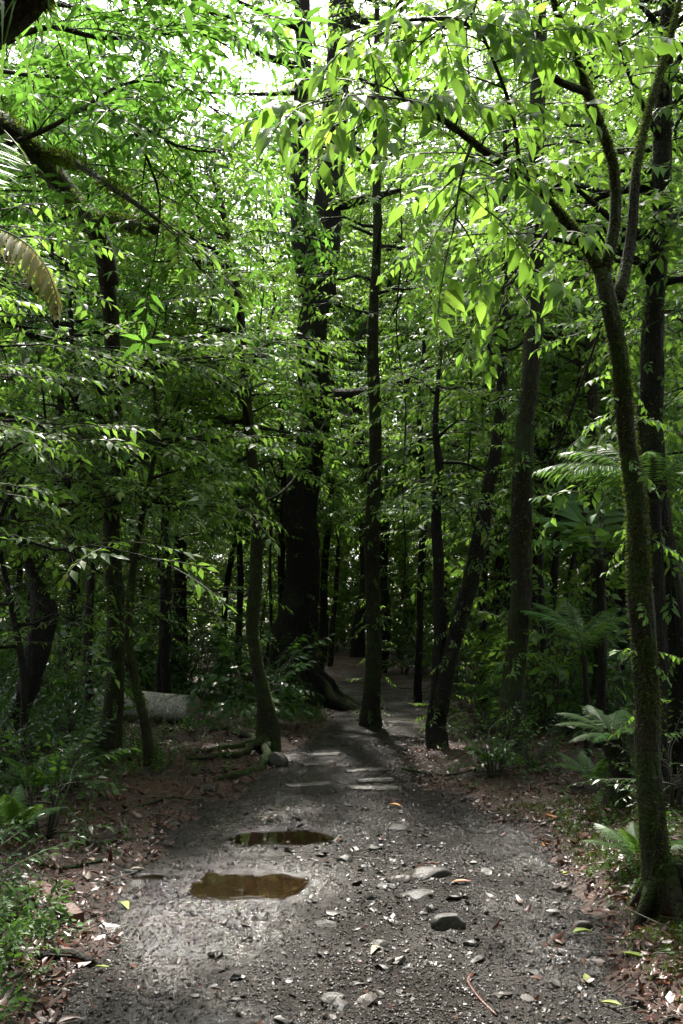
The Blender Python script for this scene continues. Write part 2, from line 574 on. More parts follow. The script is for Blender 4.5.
def spray_tpl(r, L=0.45, n=11, leaf=0.11, w=0.4, fine=False, droop=0.35, ang=52, pend=25, petiole=0.12, whorl=False, sides=3, tr=0.004):
    mb = MB()
    k = 6
    t = np.linspace(0, 1, k)
    side = r.uniform(-0.12, 0.12)
    pts = np.stack([t * L, side * L * t ** 2, -droop * L * t ** 2], 1)
    tube(mb, pts, tr * (1 - 0.6 * t), sides, 1, cap=False)
    for i in range(n):
        if whorl and i >= n - 6:
            f = 0.97
            az = (i - n) * 60 + r.uniform(-15, 15)
        else:
            f = 0.15 + 0.85 * (i + 0.5) / n
            az = (ang + r.uniform(-14, 14)) * (1 if i % 2 else -1)
            if i == n - 1:
                az = r.uniform(-10, 10)
        p = np.array([np.interp(f, t, pts[:, j]) for j in range(3)])
        a = R(az)
        d = np.array([math.cos(a), math.sin(a), -math.tan(R(pend + r.uniform(-18, 22)))])
        Mx = frame(d, roll=R(r.uniform(-28, 28)))
        s = leaf * r.uniform(0.55, 1.25) * (0.8 if f < 0.3 else 1)
        lv, lf = leaf_tpl(w * r.uniform(0.85, 1.15), fine, r.uniform(0.1, 0.45), r.uniform(0.1, 0.5))
        mb.add(p + unit(d) * petiole * leaf + (lv * s) @ Mx.T, lf, 0)
    v, f, m = mb.arrays()
    return v, f, m


def lib(n=6, **kw):
    return [spray_tpl(np.random.default_rng(1000 + i), **kw) for i in range(n)]


SPR = {
    'small': lib(leaf=0.09, n=13, w=0.47, L=0.42, pend=14, droop=0.16),
    'mid': lib(leaf=0.12, n=11, w=0.52, L=0.46, pend=18, droop=0.2),
    'lime': lib(leaf=0.095, n=11, w=0.50, L=0.30, fine=True, pend=30, droop=0.3),
    'lance': lib(leaf=0.125, n=13, w=0.30, L=0.38, fine=True, pend=8, whorl=True, droop=0.1),
    'big': lib(leaf=0.21, n=11, w=0.42, L=0.75, pend=15, tr=0.006, droop=0.2),
    'fine': lib(leaf=0.06, n=22, w=0.38, L=0.42, pend=8, droop=0.15),
}


class Tree:
    def __init__(s, seed):
        s.r = np.random.default_rng(seed)
        s.tr, s.sp, s.spr = MB(), {}, None
        s.roots, s.moss, s.branches = [], None, []

    def trunk(s, pts, rad, sides=14, noise=0.12, step=0.1):
        p, q = smooth_pts(pts, rad, step)
        # flare at the foot
        if noise:
            z = np.linalg.norm(p - p[0], axis=1)
            j = 0.25 * q[:, None] * np.stack([np.sin(z * 2.1 + s.r.uniform(0, 6)), np.sin(z * 1.7 + s.r.uniform(0, 6)), 0 * z], 1)
            p = p + j * np.clip(z, 0, 1)[:, None]
        tube(s.tr, p, q, sides, 0, noise, seed=s.r.uniform(0, 6))
        s.tp, s.trad = p, q
        return p, q

    def spray(s, kind, p, d, sc=1.0):
        n = s.r.integers(len(SPR[kind]))
        Mx = frame(d, roll=R(s.r.uniform(-30, 30))) * sc * s.r.uniform(0.8, 1.25)
        s.sp.setdefault((kind, int(n)), []).append((Mx, p))

    def branchlet(s, p, d, L, kind, gap=0.16, sc=1.0, droop=0.25, r0=0.006):
        k = 5
        t = np.linspace(0, 1, k)
        side = unit(np.cross(d, UP)) * s.r.uniform(-0.25, 0.25)
        pts = p + np.outer(t * L, d) + np.outer(t ** 2 * L, side) - np.outer(t ** 2 * L * droop * s.r.uniform(0.5, 1.4), UP)
        tube(s.tr, pts, r0 * (1 - 0.6 * t), 4, 0, cap=False)
        n = max(1, int(L / gap))
        for i in range(n):
            f = (i + 1) / n
            q = np.array([np.interp(f, t, pts[:, j]) for j in range(3)])
            tg = unit(pts[-1] - pts[-2]) if f > .6 else unit(d)
            sg = 1 if i % 2 else -1
            a = R(s.r.uniform(35, 75)) * sg
            sd = unit(np.cross(tg, UP))
            dd = tg if i == n - 1 else tg * math.cos(a) + sd * math.sin(a)
            dd = dd + UP * s.r.uniform(-0.22, 0.3)
            s.spray(kind, q, unit(dd), sc)

    def limb(s, pts, r0, r1, kind, start=0.25, gap=0.28, blen=(0.4, 0.9), sgap=0.16, sc=1.0, sides=6, noise=0.1, part=True, droop=0.25, step=0.12):
        p, q = smooth_pts(pts, np.linspace(r0, r1, len(pts)), step)
        own = s.tr
        if r0 >= .02 and part:
            s.tr = MB()
            s.branches.append(s.tr)
        tube(s.tr, p, q, sides, 0, noise, seed=s.r.uniform(0, 6))
        L = np.concatenate([[0], np.cumsum(np.linalg.norm(np.diff(p, axis=0), axis=1))])
        tot = L[-1]
        x = start * tot
        i = 0
        while x < tot:
            f = [np.interp(x, L, p[:, j]) for j in range(3)]
            g = [np.interp(min(x + .05, tot + .05), L, p[:, j]) for j in range(3)]
            tg = unit(np.array(g) - f) if x + .05 < tot else unit(p[-1] - p[-2])
            sd = np.cross(tg, UP)
            sd = unit(sd) if np.linalg.norm(sd) > .2 else unit(np.array([s.r.normal(), s.r.normal(), 0]))
            a = R(s.r.uniform(35, 80)) * (1 if i % 2 else -1)
            d = tg * math.cos(a) + sd * math.sin(a) + UP * s.r.uniform(-0.3, 0.35)
            bl = s.r.uniform(*blen) * (1 - 0.45 * x / tot)
            s.branchlet(np.array(f), unit(d), bl, kind, sgap, sc, droop)
            x += gap * s.r.uniform(0.6, 1.4)
            i += 1
        s.branchlet(p[-1], unit(p[-1] - p[-2]), blen[0], kind, sgap, sc, droop)
        s.tr = own
        return p

    def auto(s, t0, t1, n, length, kind, elev=(5, 35), droop=0.25, sc=1.0, gap=0.28, blen=(0.4, 0.9), sgap=0.16, azr=None, rr=0.3, taper=0.55):
        az = s.r.uniform(0, 6.28)
        m = len(s.tp)
        for i in range(n):
            t = t0 + (t1 - t0) * (i + s.r.uniform(0, 1)) / n
            k = min(int(t * (m - 1)), m - 1)
            p = s.tp[k]
            az += 2.4 + s.r.uniform(-.5, .5)
            A = az if azr is None else R(s.r.uniform(*azr))
            e = R(s.r.uniform(*elev))
            L = length * (1 - taper * (t - t0) / max(t1 - t0, 1e-6)) * s.r.uniform(0.65, 1.2)
            d = np.array([math.cos(A) * math.cos(e), math.sin(A) * math.cos(e), math.sin(e)])
            sd = unit(np.cross(d, UP))
            tt = np.linspace(0, 1, 5)
            pts = p + np.outer(tt * L, d) - np.outer(tt ** 2.2 * L * droop * s.r.uniform(.4, 1.5), UP) + np.outer(tt * tt * L * s.r.uniform(-.25, .25), sd)
            pts[1:4] += s.r.normal(0, 0.04 * L, (3, 3))
            r0 = min(s.trad[k] * 0.7, 0.012 + 0.016 * L * rr / .3)
            s.limb(pts, r0, 0.005, kind, 0.22, gap, blen, sgap, sc, 5, 0.06, part=False, droop=droop, step=0.25)

    def fuzz(s, pts, rad, n, size=(0.012, 0.035), upbias=0.3):
        """moss blades over a tube"""
        if s.moss is None:
            s.moss = MB()
        pts = np.asarray(pts)
        L = np.concatenate([[0], np.cumsum(np.linalg.norm(np.diff(pts, axis=0), axis=1))])
        x = s.r.uniform(0, L[-1], n)
        dens = 0.5 + 0.5 * np.sin(x * 5 + s.r.uniform(0, 6)) * np.sin(x * 2.3)
        x = x[s.r.uniform(0, 1, n) < np.clip(dens * 1.7 - .25, .05, 1)]
        c = np.stack([np.interp(x, L, pts[:, j]) for j in range(3)], 1)
        rr = np.interp(x, L, rad)
        tg = np.stack([np.interp(np.minimum(x + .05, L[-1]), L, pts[:, j]) - np.interp(np.maximum(x - .05, 0), L, pts[:, j]) for j in range(3)], 1)
        tg /= np.maximum(np.linalg.norm(tg, axis=1, keepdims=True), 1e-6)
        nn = s.r.normal(0, 1, c.shape)
        nn += UP * upbias
        nn -= tg * np.sum(nn * tg, 1, keepdims=True)
        nn /= np.linalg.norm(nn, axis=1, keepdims=True)
        d = nn + s.r.normal(0, .45, c.shape) + UP * -0.15
        d /= np.linalg.norm(d, axis=1, keepdims=True)
        wv = np.cross(d, s.r.normal(0, 1, c.shape))
        wv /= np.linalg.norm(wv, axis=1, keepdims=True)
        ln = s.r.uniform(*size, len(x))[:, None]
        base = c + nn * rr[:, None] * 0.97
        V = np.stack([base + wv * ln * .22, base - wv * ln * .22, base + d * ln], 1)
        s.moss.add(V.reshape(-1, 3), np.arange(len(x) * 3).reshape(-1, 3))

    def climber(s, t0, t1, n, kind='fine', sc=0.7, out=0.02):
        """small epiphyte sprays hugging the trunk"""
        m = len(s.tp)
        for _ in range(n):
            k = int(s.r.uniform(t0, t1) * (m - 1))
            a = s.r.uniform(0, 6.28)
            d = np.array([math.cos(a), math.sin(a), s.r.uniform(-.9, .2)])
            s.spray(kind, s.tp[k] + np.array([math.cos(a), math.sin(a), 0]) * (s.trad[k] * .9), unit(d), sc)

    def finish(s, name, label, cat, bark, leafm, group=None, base=None):
        base = s.tp[0] if base is None else base
        base = np.array(base, float)
        root = empty(name, base, label, cat, group)
        tro = s.tr.build('trunk', [bark], root, loc=base)
        for b_ in s.branches:
            b_.build('branch', [bark], root, loc=base)
        if s.sp:
            cb = MB()
            for (kind, i), L in s.sp.items():
                cb.inst(SPR[kind][i], np.array([x[0] for x in L]), np.array([x[1] for x in L]))
            cb.build('crown', [leafm, M['twig']], root, loc=base)
        for r_ in s.roots:
            r_.build('root', [bark], root, loc=base)
        if s.moss is not None:
            s.moss.build('moss', [M['moss']], tro, smooth=False, loc=base)
        return root


def poly(pts, Y):
    """pixel polyline -> world, Y constant or list"""
    Ys = [Y] * len(pts) if np.isscalar(Y) else Y
    return np.array([P(u, v, y) for (u, v), y in zip(pts, Ys)])


def rpx(w, Y):
    return 0.5 * w * Y / F


# ------------------------------------------------------------------ world and sun
SUN_EL, SUN_AZ = 57.0, -4.0      # azimuth measured from straight ahead (+Y) towards +X
w = bpy.data.worlds.new('World')
scene.world = w
w.use_nodes = True
nt = w.node_tree
nt.nodes.clear()
wo = nt.nodes.new('ShaderNodeOutputWorld')
bg = nt.nodes.new('ShaderNodeBackground')
sky = nt.nodes.new('ShaderNodeTexSky')
sky.sky_type = 'NISHITA'
sky.sun_disc = False
sky.sun_elevation = R(SUN_EL)
sky.sun_rotation = R(SUN_AZ)
sky.dust_density = 4.0
sky.air_density = 1.0
hs = nt.nodes.new('ShaderNodeHueSaturation')
hs.inputs['Saturation'].default_value = 0.3
nt.links.new(sky.outputs[0], hs.inputs['Color'])
nt.links.new(hs.outputs[0], bg.inputs['Color'])
bg.inputs['Strength'].default_value = 0.15
nt.links.new(bg.outputs[0], wo.inputs[0])
sd = bpy.data.lights.new('sun', 'SUN')
sd.energy = 4.6
sd.angle = R(2.0)
sd.color = (1.0, 0.95, 0.86)
so = bpy.data.objects.new('sun', sd)
COL.objects.link(so)
dirv = Vector((math.sin(R(SUN_AZ)) * math.cos(R(SUN_EL)), math.cos(R(SUN_AZ)) * math.cos(R(SUN_EL)), math.sin(R(SUN_EL))))
so.rotation_euler = dirv.to_track_quat('Z', 'Y').to_euler()
so.location = dirv * 60

# ------------------------------------------------------------------ ground and path


def grid_axis(breaks):
    out = [breaks[0][0]]
    for a, b, st in breaks:
        n = max(1, int(round((b - a) / st)))
        out += list(a + (b - a) * np.arange(1, n + 1) / n)
    return np.array(out)


def sheet(xs, ys, zf, keep=None):
    X, Y = np.meshgrid(xs, ys)
    Z = zf(X, Y)
    idx = np.arange(X.size).reshape(X.shape)
    a, b, c, d = idx[:-1, :-1], idx[:-1, 1:], idx[1:, 1:], idx[1:, :-1]
    if keep is not None:
        k = keep(X, Y)
        kk = k[:-1, :-1] | k[:-1, 1:] | k[1:, 1:] | k[1:, :-1]
        a, b, c, d = a[kk], b[kk], c[kk], d[kk]
    Fc = np.concatenate([np.stack([a, b, c], -1).reshape(-1, 3), np.stack([a, c, d], -1).reshape(-1, 3)])
    V = np.stack([X, Y, Z], -1).reshape(-1, 3)
    used = np.unique(Fc)
    mp = np.zeros(len(V), int)
    mp[used] = np.arange(len(used))
    mb = MB()
    mb.add(V[used], mp[Fc])
    return mb


gx = grid_axis([(-400, -60, 34), (-60, -12, 3), (-12, -4, .4), (-4, 4, .06), (4, 12, .4), (12, 60, 3), (60, 400, 34)])
gy = grid_axis([(-400, -60, 34), (-60, -8, 3), (-8, 2.5, .4), (2.5, 12, .06), (12, 26, .2), (26, 60, 2), (60, 400, 34)])
tag(sheet(gx, gy, H).build('ground', [M['soil']]), 'dark brown forest floor on both sides of the wet path', 'ground', kind='structure')


def path_z(x, y):
    s, _ = path_side(x, y)
    e = 1 / (1 + np.exp(np.clip((s - 0.02) / 0.07, -30, 30)))
    return H(x, y) + 0.03 * e - 0.012 + 0.008 * nz(x, y, 9, 56) + 0.009 * nz(x, y, 21, 6) + 0.007 * nz(x, y, 46, 57) * np.where(y < 9, 1, 0)


def wetness(x, y):
    w_ = np.zeros(np.shape(x))
    for (a0, b0, a, b, d) in PUD:
        q = np.sqrt(((x - a0) / a) ** 2 + ((y - b0) / b) ** 2)
        w_ = np.maximum(w_, np.clip(1.9 - .8 * q, 0, 1))
    w_ = np.maximum(w_, np.clip(.42 + .85 * nz(x, y, 1.8, 51) + .35 * nz(x, y, 6, 52), 0, 1))
    return np.clip(w_, 0, 1)


px_ = grid_axis([(-4, -2, .05), (-2, 2.2, .022), (2.2, 3, .05)])
py_ = grid_axis([(-3, 2.5, .2), (2.5, 9, .025), (9, 24, .06)])
path_o = sheet(px_, py_, path_z, lambda x, y: path_side(x, y)[0] < 0.30).build('path', [M['path']])
_n = len(path_o.data.vertices)
_co = np.empty(_n * 3, np.float32)
path_o.data.vertices.foreach_get('co', _co)
_co = _co.reshape(-1, 3)
path_o.data.attributes.new('wet', 'FLOAT', 'POINT').data.foreach_set('value', wetness(_co[:, 0], _co[:, 1]).astype(np.float32))
tag(path_o,
    'wet grey gravel footpath running into the forest', 'path', kind='structure')

for i, (x, y, a, b, d) in enumerate(PUD):
    ang = np.linspace(0, 2 * math.pi, 49)[:-1]
    lab = ['broad brown puddle mirroring leaves in the middle of the path', 'shallow muddy puddle just beyond the broad one, below the timber steps',
           'small glinting puddle at the left edge of the gravel', 'little ochre puddle nearest the viewer'][i]
    z = float(H(x, y)) + d - 0.020 + 0.018
    # level: a little under the rim
    rim = np.median(path_z(x + 1.25 * a * np.cos(ang), y + 1.25 * b * np.sin(ang)))
    z = rim - 0.014
    V = np.stack([x + 1.5 * a * np.cos(ang), y + 1.5 * b * np.sin(ang), np.full(48, z)], 1)
    mb = MB()
    mb.add(np.vstack([V, [x, y, z]]), [(k, (k + 1) % 48, 48) for k in range(48)])
    tag(mb.build('puddle', [M['water']]), lab, 'puddle', kind='structure')


# ------------------------------------------------------------------ gravel, litter
def ico(sub=1):
    t = (1 + 5 ** .5) / 2
    v = [(-1, t, 0), (1, t, 0), (-1, -t, 0), (1, -t, 0), (0, -1, t), (0, 1, t), (0, -1, -t), (0, 1, -t), (t, 0, -1), (t, 0, 1), (-t, 0, -1), (-t, 0, 1)]
    f = [(0, 11, 5), (0, 5, 1), (0, 1, 7), (0, 7, 10), (0, 10, 11), (1, 5, 9), (5, 11, 4), (11, 10, 2), (10, 7, 6), (7, 1, 8), (3, 9, 4), (3, 4, 2), (3, 2, 6), (3, 6, 8), (3, 8, 9), (4, 9, 5), (2, 4, 11), (6, 2, 10), (8, 6, 7), (9, 8, 1)]
    v = [np.array(p) / np.linalg.norm(p) for p in v]
    for _ in range(sub):
        nf, mid = [], {}

        def m(a, b):
            k = (min(a, b), max(a, b))
            if k not in mid:
                mid[k] = len(v)
                v.append(unit(v[a] + v[b]))
            return mid[k]
        for a, b, c in f:
            x, y, z = m(a, b), m(b, c), m(c, a)
            nf += [(a, x, z), (b, y, x), (c, z, y), (x, y, z)]
        f = nf
    return np.array(v), np.array(f)


def rand_rot(r, n, tilt=0.5):
    az = r.uniform(0, 6.28, n)
    tx, ty = r.normal(0, tilt, n), r.normal(0, tilt, n)
    z = np.stack([np.sin(tx), np.sin(ty), np.ones(n)], 1)
    z /= np.linalg.norm(z, axis=1, keepdims=True)
    a = np.stack([np.cos(az), np.sin(az), np.zeros(n)], 1)
    x = a - z * np.sum(a * z, 1, keepdims=True)
    x /= np.linalg.norm(x, axis=1, keepdims=True)
    y = np.cross(z, x)
    return np.stack([x, y, z], -1)


ng = 105000
yy = 3.3 + (rng.uniform(0, 1, ng) ** 1.5) * 10.0
l_, r_ = np.interp(yy, PY, PL), np.interp(yy, PY, PR)
xx = l_ + (r_ - l_) * rng.uniform(-.06, 1.06, ng)
keepn = rng.uniform(0, 1, ng) < 1.0 - .75 * wetness(xx, yy) + .25 * nz(xx, yy, 3, 12)
for (px, py, a, b, d) in PUD:
    keepn &= (((xx - px) / a) ** 2 + ((yy - py) / b) ** 2) > 1.3
xx, yy = xx[keepn], yy[keepn]
n = len(xx)
sz = np.exp(rng.normal(-5.5, .42, n))
mb = MB()
for k in range(4):
    iv, iff = ico(0)
    iv = iv * (1 + .25 * rng.normal(0, 1, (12, 1))) * np.array([1.2, .9, .6])
    q = slice(k * n // 4, (k + 1) * n // 4)
    Rm = rand_rot(rng, len(xx[q])) * sz[q][:, None, None]
    mb.inst((iv, iff, np.zeros(20, int)), Rm, np.stack([xx[q], yy[q], path_z(xx[q], yy[q]) + sz[q] * .25], 1))
ns = 560
ys_ = 3.5 + rng.uniform(0, 1, ns) ** 1.2 * 5.0
xs_ = .22 + rng.normal(0, .42, ns)
xs_[:180] = rng.uniform(-.8, 1.2, 180)
kk = path_side(xs_, ys_)[0] < -.08
for (px, py, a, b, d) in PUD:
    kk &= (((xs_ - px) / a) ** 2 + ((ys_ - py) / b) ** 2) > 1.2
xs_, ys_ = xs_[kk], ys_[kk]
ss = np.clip(np.exp(rng.normal(-4.0, .45, len(xs_))), .008, .05)
for k in range(6):
    iv, iff = ico(1)
    iv = iv * (1 + .16 * rng.normal(0, 1, (len(iv), 1))) * np.array([1.25, .9, .5])
    q = slice(k * len(xs_) // 6, (k + 1) * len(xs_) // 6)
    mb.inst((iv, iff, np.zeros(len(iff), int)), rand_rot(rng, len(xs_[q]), .3) * ss[q][:, None, None], np.stack([xs_[q], ys_[q], path_z(xs_[q], ys_[q]) - ss[q] * .08], 1))
tag(mb.build('gravel', [M['gravel']], smooth=False), 'loose wet grit and pebbles strewn over the path', 'gravel', kind='stuff')


def litter(n, yr, prob, smin, smax, seed):
    r = np.random.default_rng(seed)
    y = r.uniform(yr[0] ** .5, yr[1] ** .5, n) ** 2
    x = r.uniform(-1, 1, n) * (0.42 * y + 0.6)
    s, sg = path_side(x, y)
    k = r.uniform(0, 1, n) < prob(s, sg, x, y)
    return x[k], y[k], r


def on_surface(x, y):
    s, _ = path_side(x, y)
    return np.maximum(H(x, y), np.where(s < .28, path_z(x, y), -9))


mb = MB()
x, y, r = litter(120000, (3.2, 20), lambda s, sg, x, y: np.where(s > 0.0, np.clip(.6 + .5 * nz(x, y, 2, 21), .15, 1), np.where(sg > 0, .05, .02) * np.clip(1 + s * 1.5, .2, 1) * (1 + 2.5 * ((y > 7.6) & (x > .45)))), 0, 0, 5)
n = len(x)
sz = np.clip(np.exp(r.normal(-3.4, .5, n)), .012, .10)
for k in range(6):
    lv, lf = leaf_tpl(r.uniform(.3, .55), True, r.uniform(-.5, .45), r.uniform(-.6, .9))
    lv[:, 2] += .25 * lv[:, 1] * r.uniform(-1, 1) + .05
    q = slice(k * n // 6, (k + 1) * n // 6)
    mb.inst((lv, lf, np.zeros(len(lf), int)), rand_rot(r, len(x[q]), .35) * sz[q][:, None, None], np.stack([x[q], y[q], on_surface(x[q], y[q]) + .006 + r.uniform(0, .015, len(x[q]))], 1))
# twigs mixed into the litter
x, y, r = litter(9000, (3.2, 16), lambda s, sg, x, y: np.where(s > -.05, .45, .02), 0, 0, 6)
tv = np.array([(0, .5, -.3), (0, -.5, -.3), (0, 0, .6), (1, .5, -.3), (1, -.5, -.3), (1, 0, .6)])
tf = np.array([(0, 1, 4), (0, 4, 3), (1, 2, 5), (1, 5, 4), (2, 0, 3), (2, 3, 5)])
Rm = rand_rot(r, len(x), .12)
ln, th = r.uniform(.06, .38, len(x)), r.uniform(.002, .006, len(x))
Rm = Rm * np.stack([ln, th, th], 1)[:, None, :]
mb.inst((tv, tf, np.ones(6, int)), Rm, np.stack([x, y, on_surface(x, y) + .008], 1))
tag(mb.build('leaf_litter', [M['litter'], M['twig']]), 'wet red-brown fallen leaves and bits of twig covering the forest floor', 'leaf litter', kind='stuff')

# ground cover: herbs (small leaf rosettes) and moss blades
HERB = [spray_tpl(np.random.default_rng(50 + i), L=.16, n=9, leaf=.05, w=.55, fine=True, droop=-.2, ang=60, pend=5, tr=.002) for i in range(5)]
mb = MB()


def cover_prob(s, sg, x, y):
    p = np.where(s > .18, np.clip(.25 + .8 * nz(x, y, 1.6, 31), .03, .9), 0)
    right = (sg > 0) & (s > .12)
    p = np.where(right, np.clip(.35 + .7 * nz(x, y, 2.4, 32), 0, 1) * np.clip((s - .08) / .3, 0, 1) * np.where(y < 8.2, 1, .12), p)
    left = (sg < 0) & (y < 5.6)
    p = np.where(left, np.clip((s - .12) / .4, 0, 1) * .9, p)
    bare = (sg < 0) & (y > 5.6) & (y < 12) & (s < .9)
    return np.where(bare, p * .08, p)


x, y, r = litter(46000, (2.8, 22), cover_prob, 0, 0, 8)
n = len(x)
for k in range(5):
    q = slice(k * n // 5, (k + 1) * n // 5)
    m_ = len(x[q])
    Rm = rand_rot(r, m_, .25)
    el = r.uniform(.1, 1.1, m_)
    xax = Rm[:, :, 0] * np.cos(el)[:, None] + UP * np.sin(el)[:, None]
    zax = UP - xax * xax[:, 2:3]
    zax /= np.linalg.norm(zax, axis=1, keepdims=True)
    yax = np.cross(zax, xax)
    Rm = np.stack([xax, yax, zax], -1) * (r.uniform(.4, 1.0, m_) * np.where((x[q] > 0) & (y[q] < 9.5), .75, 1))[:, None, None]
    mb.inst(HERB[k], Rm, np.stack([x[q], y[q], H(x[q], y[q]) + .005], 1))
tag(mb.build('ground_cover', [M['leaf_herb'], M['twig']]), 'low green herbs carpeting the banks beside the path', 'ground cover', kind='stuff')

mb = MB()
x, y, r = litter(420000, (3.4, 9.5), lambda s, sg, x, y: np.where((sg > 0) & (s > .1), np.clip(.75 + .6 * nz(x, y, 3.2, 33), 0, 1) * np.where(y < 8.3, 1, .1) * np.clip((s - .05) / .25, 0, 1), np.where(s > .5, .06, 0)), 0, 0, 9)
n = len(x)
base = np.stack([x, y, H(x, y)], 1)
d = r.normal(0, .5, (n, 3)) + UP
d /= np.linalg.norm(d, axis=1, keepdims=True)
wv = np.cross(d, r.normal(0, 1, (n, 3)))
wv /= np.linalg.norm(wv, axis=1, keepdims=True)
ln = r.uniform(.010, .032, n)[:, None]
mb.add(np.stack([base + wv * ln * .16, base - wv * ln * .16, base + d * ln], 1).reshape(-1, 3), np.arange(n * 3).reshape(-1, 3))
tag(mb.build('moss', [M['moss']], smooth=False), 'bright moss growing over the right bank and soil', 'moss', kind='stuff')

# ------------------------------------------------------------------ stones, steps, sticks, single fallen leaves


def stone(u, v, wpx, hpx, dpx, label, m='stone', seed=0, cat='stone', group=None):
    g = G(u, v)
    s = g[1] / F
    r = np.random.default_rng(seed)
    iv, iff = ico(3)
    k = r.normal(0, 1, (5, 3))
    disp = 1 + sum(.055 * np.sin(iv @ k[i] * (1.0 + .6 * i) + i) for i in range(5))
    iv = iv * disp[:, None]
    for _ in range(7):                      # facets
        nrm = unit(r.normal(0, 1, 3))
        dd = r.uniform(.62, .9)
        t = iv @ nrm - dd
        iv = iv - np.outer(np.maximum(t, 0), nrm) * .9
    a = r.uniform(-.5, .5)
    Rz = np.array([[math.cos(a), -math.sin(a), 0], [math.sin(a), math.cos(a), 0], [0, 0, 1]])
    iv = (iv * np.array([wpx * s * .5, dpx * s * .5, hpx * s * .75])) @ Rz.T
    mb = MB()
    z = float(on_surface(np.array(g[0]), np.array(g[1])))
    mb.add(iv + np.array([g[0], g[1], z + hpx * s * .02]), iff)
    tag(mb.build('stone', [M[m]], loc=(g[0], g[1], z)), label, cat, group)


STONES = [
    (428, 879, 44, 12, 40, 'brown flat-topped stone behind the pale slab on the path', 'stone_brown'),
    (402, 884, 24, 10, 24, 'dark angular stone left of the brown flat-topped one', 'stone_brown'),
    (420, 899, 32, 7, 30, 'pale flat slab set in the middle of the path', 'stone'),
    (449, 930, 32, 18, 26, 'pale grey pointed stone nearest the viewer in the stone cluster', 'stone'),
    (431, 914, 12, 9, 12, 'small dark stone beside the pale pointed one', 'stone_brown'),
    (475, 917, 11, 7, 11, 'little black stone right of the pale pointed one', 'stone_brown'),
    (398, 832, 26, 7, 30, 'dark flat stone below the timber steps', 'stone_brown'),
    (345, 865, 17, 7, 20, 'grey stone at the right end of the broad puddle', 'stone'),
    (372, 852, 12, 5, 14, 'small grey stone above the stone cluster', 'stone'),
    (327, 928, 26, 8, 22, 'wide low brown stone in the lower middle of the path', 'stone_brown'),
    (378, 950, 22, 6, 20, 'pale wet stone in the lower middle of the path', 'stone'),
    (332, 1004, 24, 7, 18, 'pale stone at the bottom edge of the view', 'stone'),
    (525, 1003, 18, 7, 16, 'dark stone at the lower right of the gravel', 'stone_brown'),
    (130, 873, 14, 6, 14, 'pale pebble-like stone beside the small left puddle', 'stone'),
    (535, 977, 15, 6, 16, 'grey stone near the right edge of the gravel', 'stone'),
    (560, 893, 22, 8, 18, 'reddish brown stone under the mossy bank', 'stone_brown'),
    (583, 930, 18, 8, 14, 'flat brown stone in the bare soil of the right bank', 'stone_brown'),
    (628, 827, 11, 7, 12, 'small pale stone on the moss behind the nearest trunk', 'stone'),
    (278, 767, 20, 20, 26, 'rounded dark rock at the foot of the leaning slim tree', 'stone_brown'),
    (208, 790, 22, 7, 16, 'dark stone in the wet roots left of the path', 'stone_brown'),
    (352, 745, 10, 5, 12, 'small pale stone beyond the timber steps', 'stone'),
    (470, 800, 16, 6, 14, 'brown stone half sunk in red litter right of the path', 'stone_brown'),
    (175, 826, 12, 5, 12, 'grey stone in the litter left of the muddy puddle', 'stone'),
]
for i, (u, v, a, b, c, lab, m_) in enumerate(STONES):
    stone(u, v, a, b, c, lab, m_, 300 + i)


def plank(u0, v0, u1, v1, wd, th, label, m='timber', name='timber_step', cat='step', group=None, seed=0, lift=.02):
    a, b = G(u0, v0), G(u1, v1)
    r = np.random.default_rng(seed)
    L = np.linalg.norm(b[:2] - a[:2])
    d = unit(np.array([b[0] - a[0], b[1] - a[1], 0]))
    s = np.array([-d[1], d[0], 0])
    nn, kk = 24, 7
    mb = MB()
    prof = [(-.5, 0), (-.47, .75), (-.35, 1), (0, 1.02), (.35, 1), (.47, .75), (.5, 0)]
    V = []
    for i in range(nn + 1):
        t = i / nn
        c = a * (1 - t) + b * t
        zc = .5 * float(on_surface(np.array(c[0]), np.array(c[1]))) + .5 * float(.5 * (a[2] + b[2]))
        e = 1 - .25 * (abs(2 * t - 1) ** 8)
        wob = r.normal(0, .02)
        for (p, q) in prof:
            V.append(np.array([c[0], c[1], zc - .02]) + s * wd * 1.4 * p * e * (1 + r.normal(0, .012)) + s * wob * wd + UP * (th * 1.5 + lift + .008) * (q * (1 + .05 * math.sin(5 * t + p * 9)) + r.normal(0, .008)))
    idx = np.arange(len(V)).reshape(nn + 1, kk)
    q = []
    for i in range(nn):
        for j in range(kk - 1):
            q += [(idx[i, j], idx[i + 1, j], idx[i + 1, j + 1]), (idx[i, j], idx[i + 1, j + 1], idx[i, j + 1])]
    for e in (0, nn):
        for j in range(1, kk - 1):
            q.append((idx[e, 0], idx[e, j], idx[e, j + 1]) if e == 0 else (idx[e, 0], idx[e, j + 1], idx[e, j]))
    mb.add(V, q)
    base = (a + b) / 2
    tag(mb.build(name, [M[m]], smooth=False, loc=base), label, cat, group)


plank(350, 792, 398, 792, .10, .02, 'worn timber step nearest the viewer, right half of the path', seed=1)
plank(357, 785, 394, 784, .09, .025, 'timber step just above the nearest one', seed=2)
plank(285, 788, 330, 786, .10, .012, 'low timber step sunk in gravel at the left half of the path', seed=3)
plank(302, 768, 334, 766, .10, .02, 'short timber step beside the rounded dark rock', seed=4)
plank(346, 774, 386, 772, .09, .015, 'middle timber step between the gravel and the tree clearing', seed=5)
plank(306, 757, 340, 756, .10, .015, 'farthest timber step, near the slim tree foot', seed=6)
plank(38, 886, 76, 924, .085, .02, 'flat red-brown slab of bark lying on the left litter', 'barkslab', 'bark_slab', 'bark', seed=7)


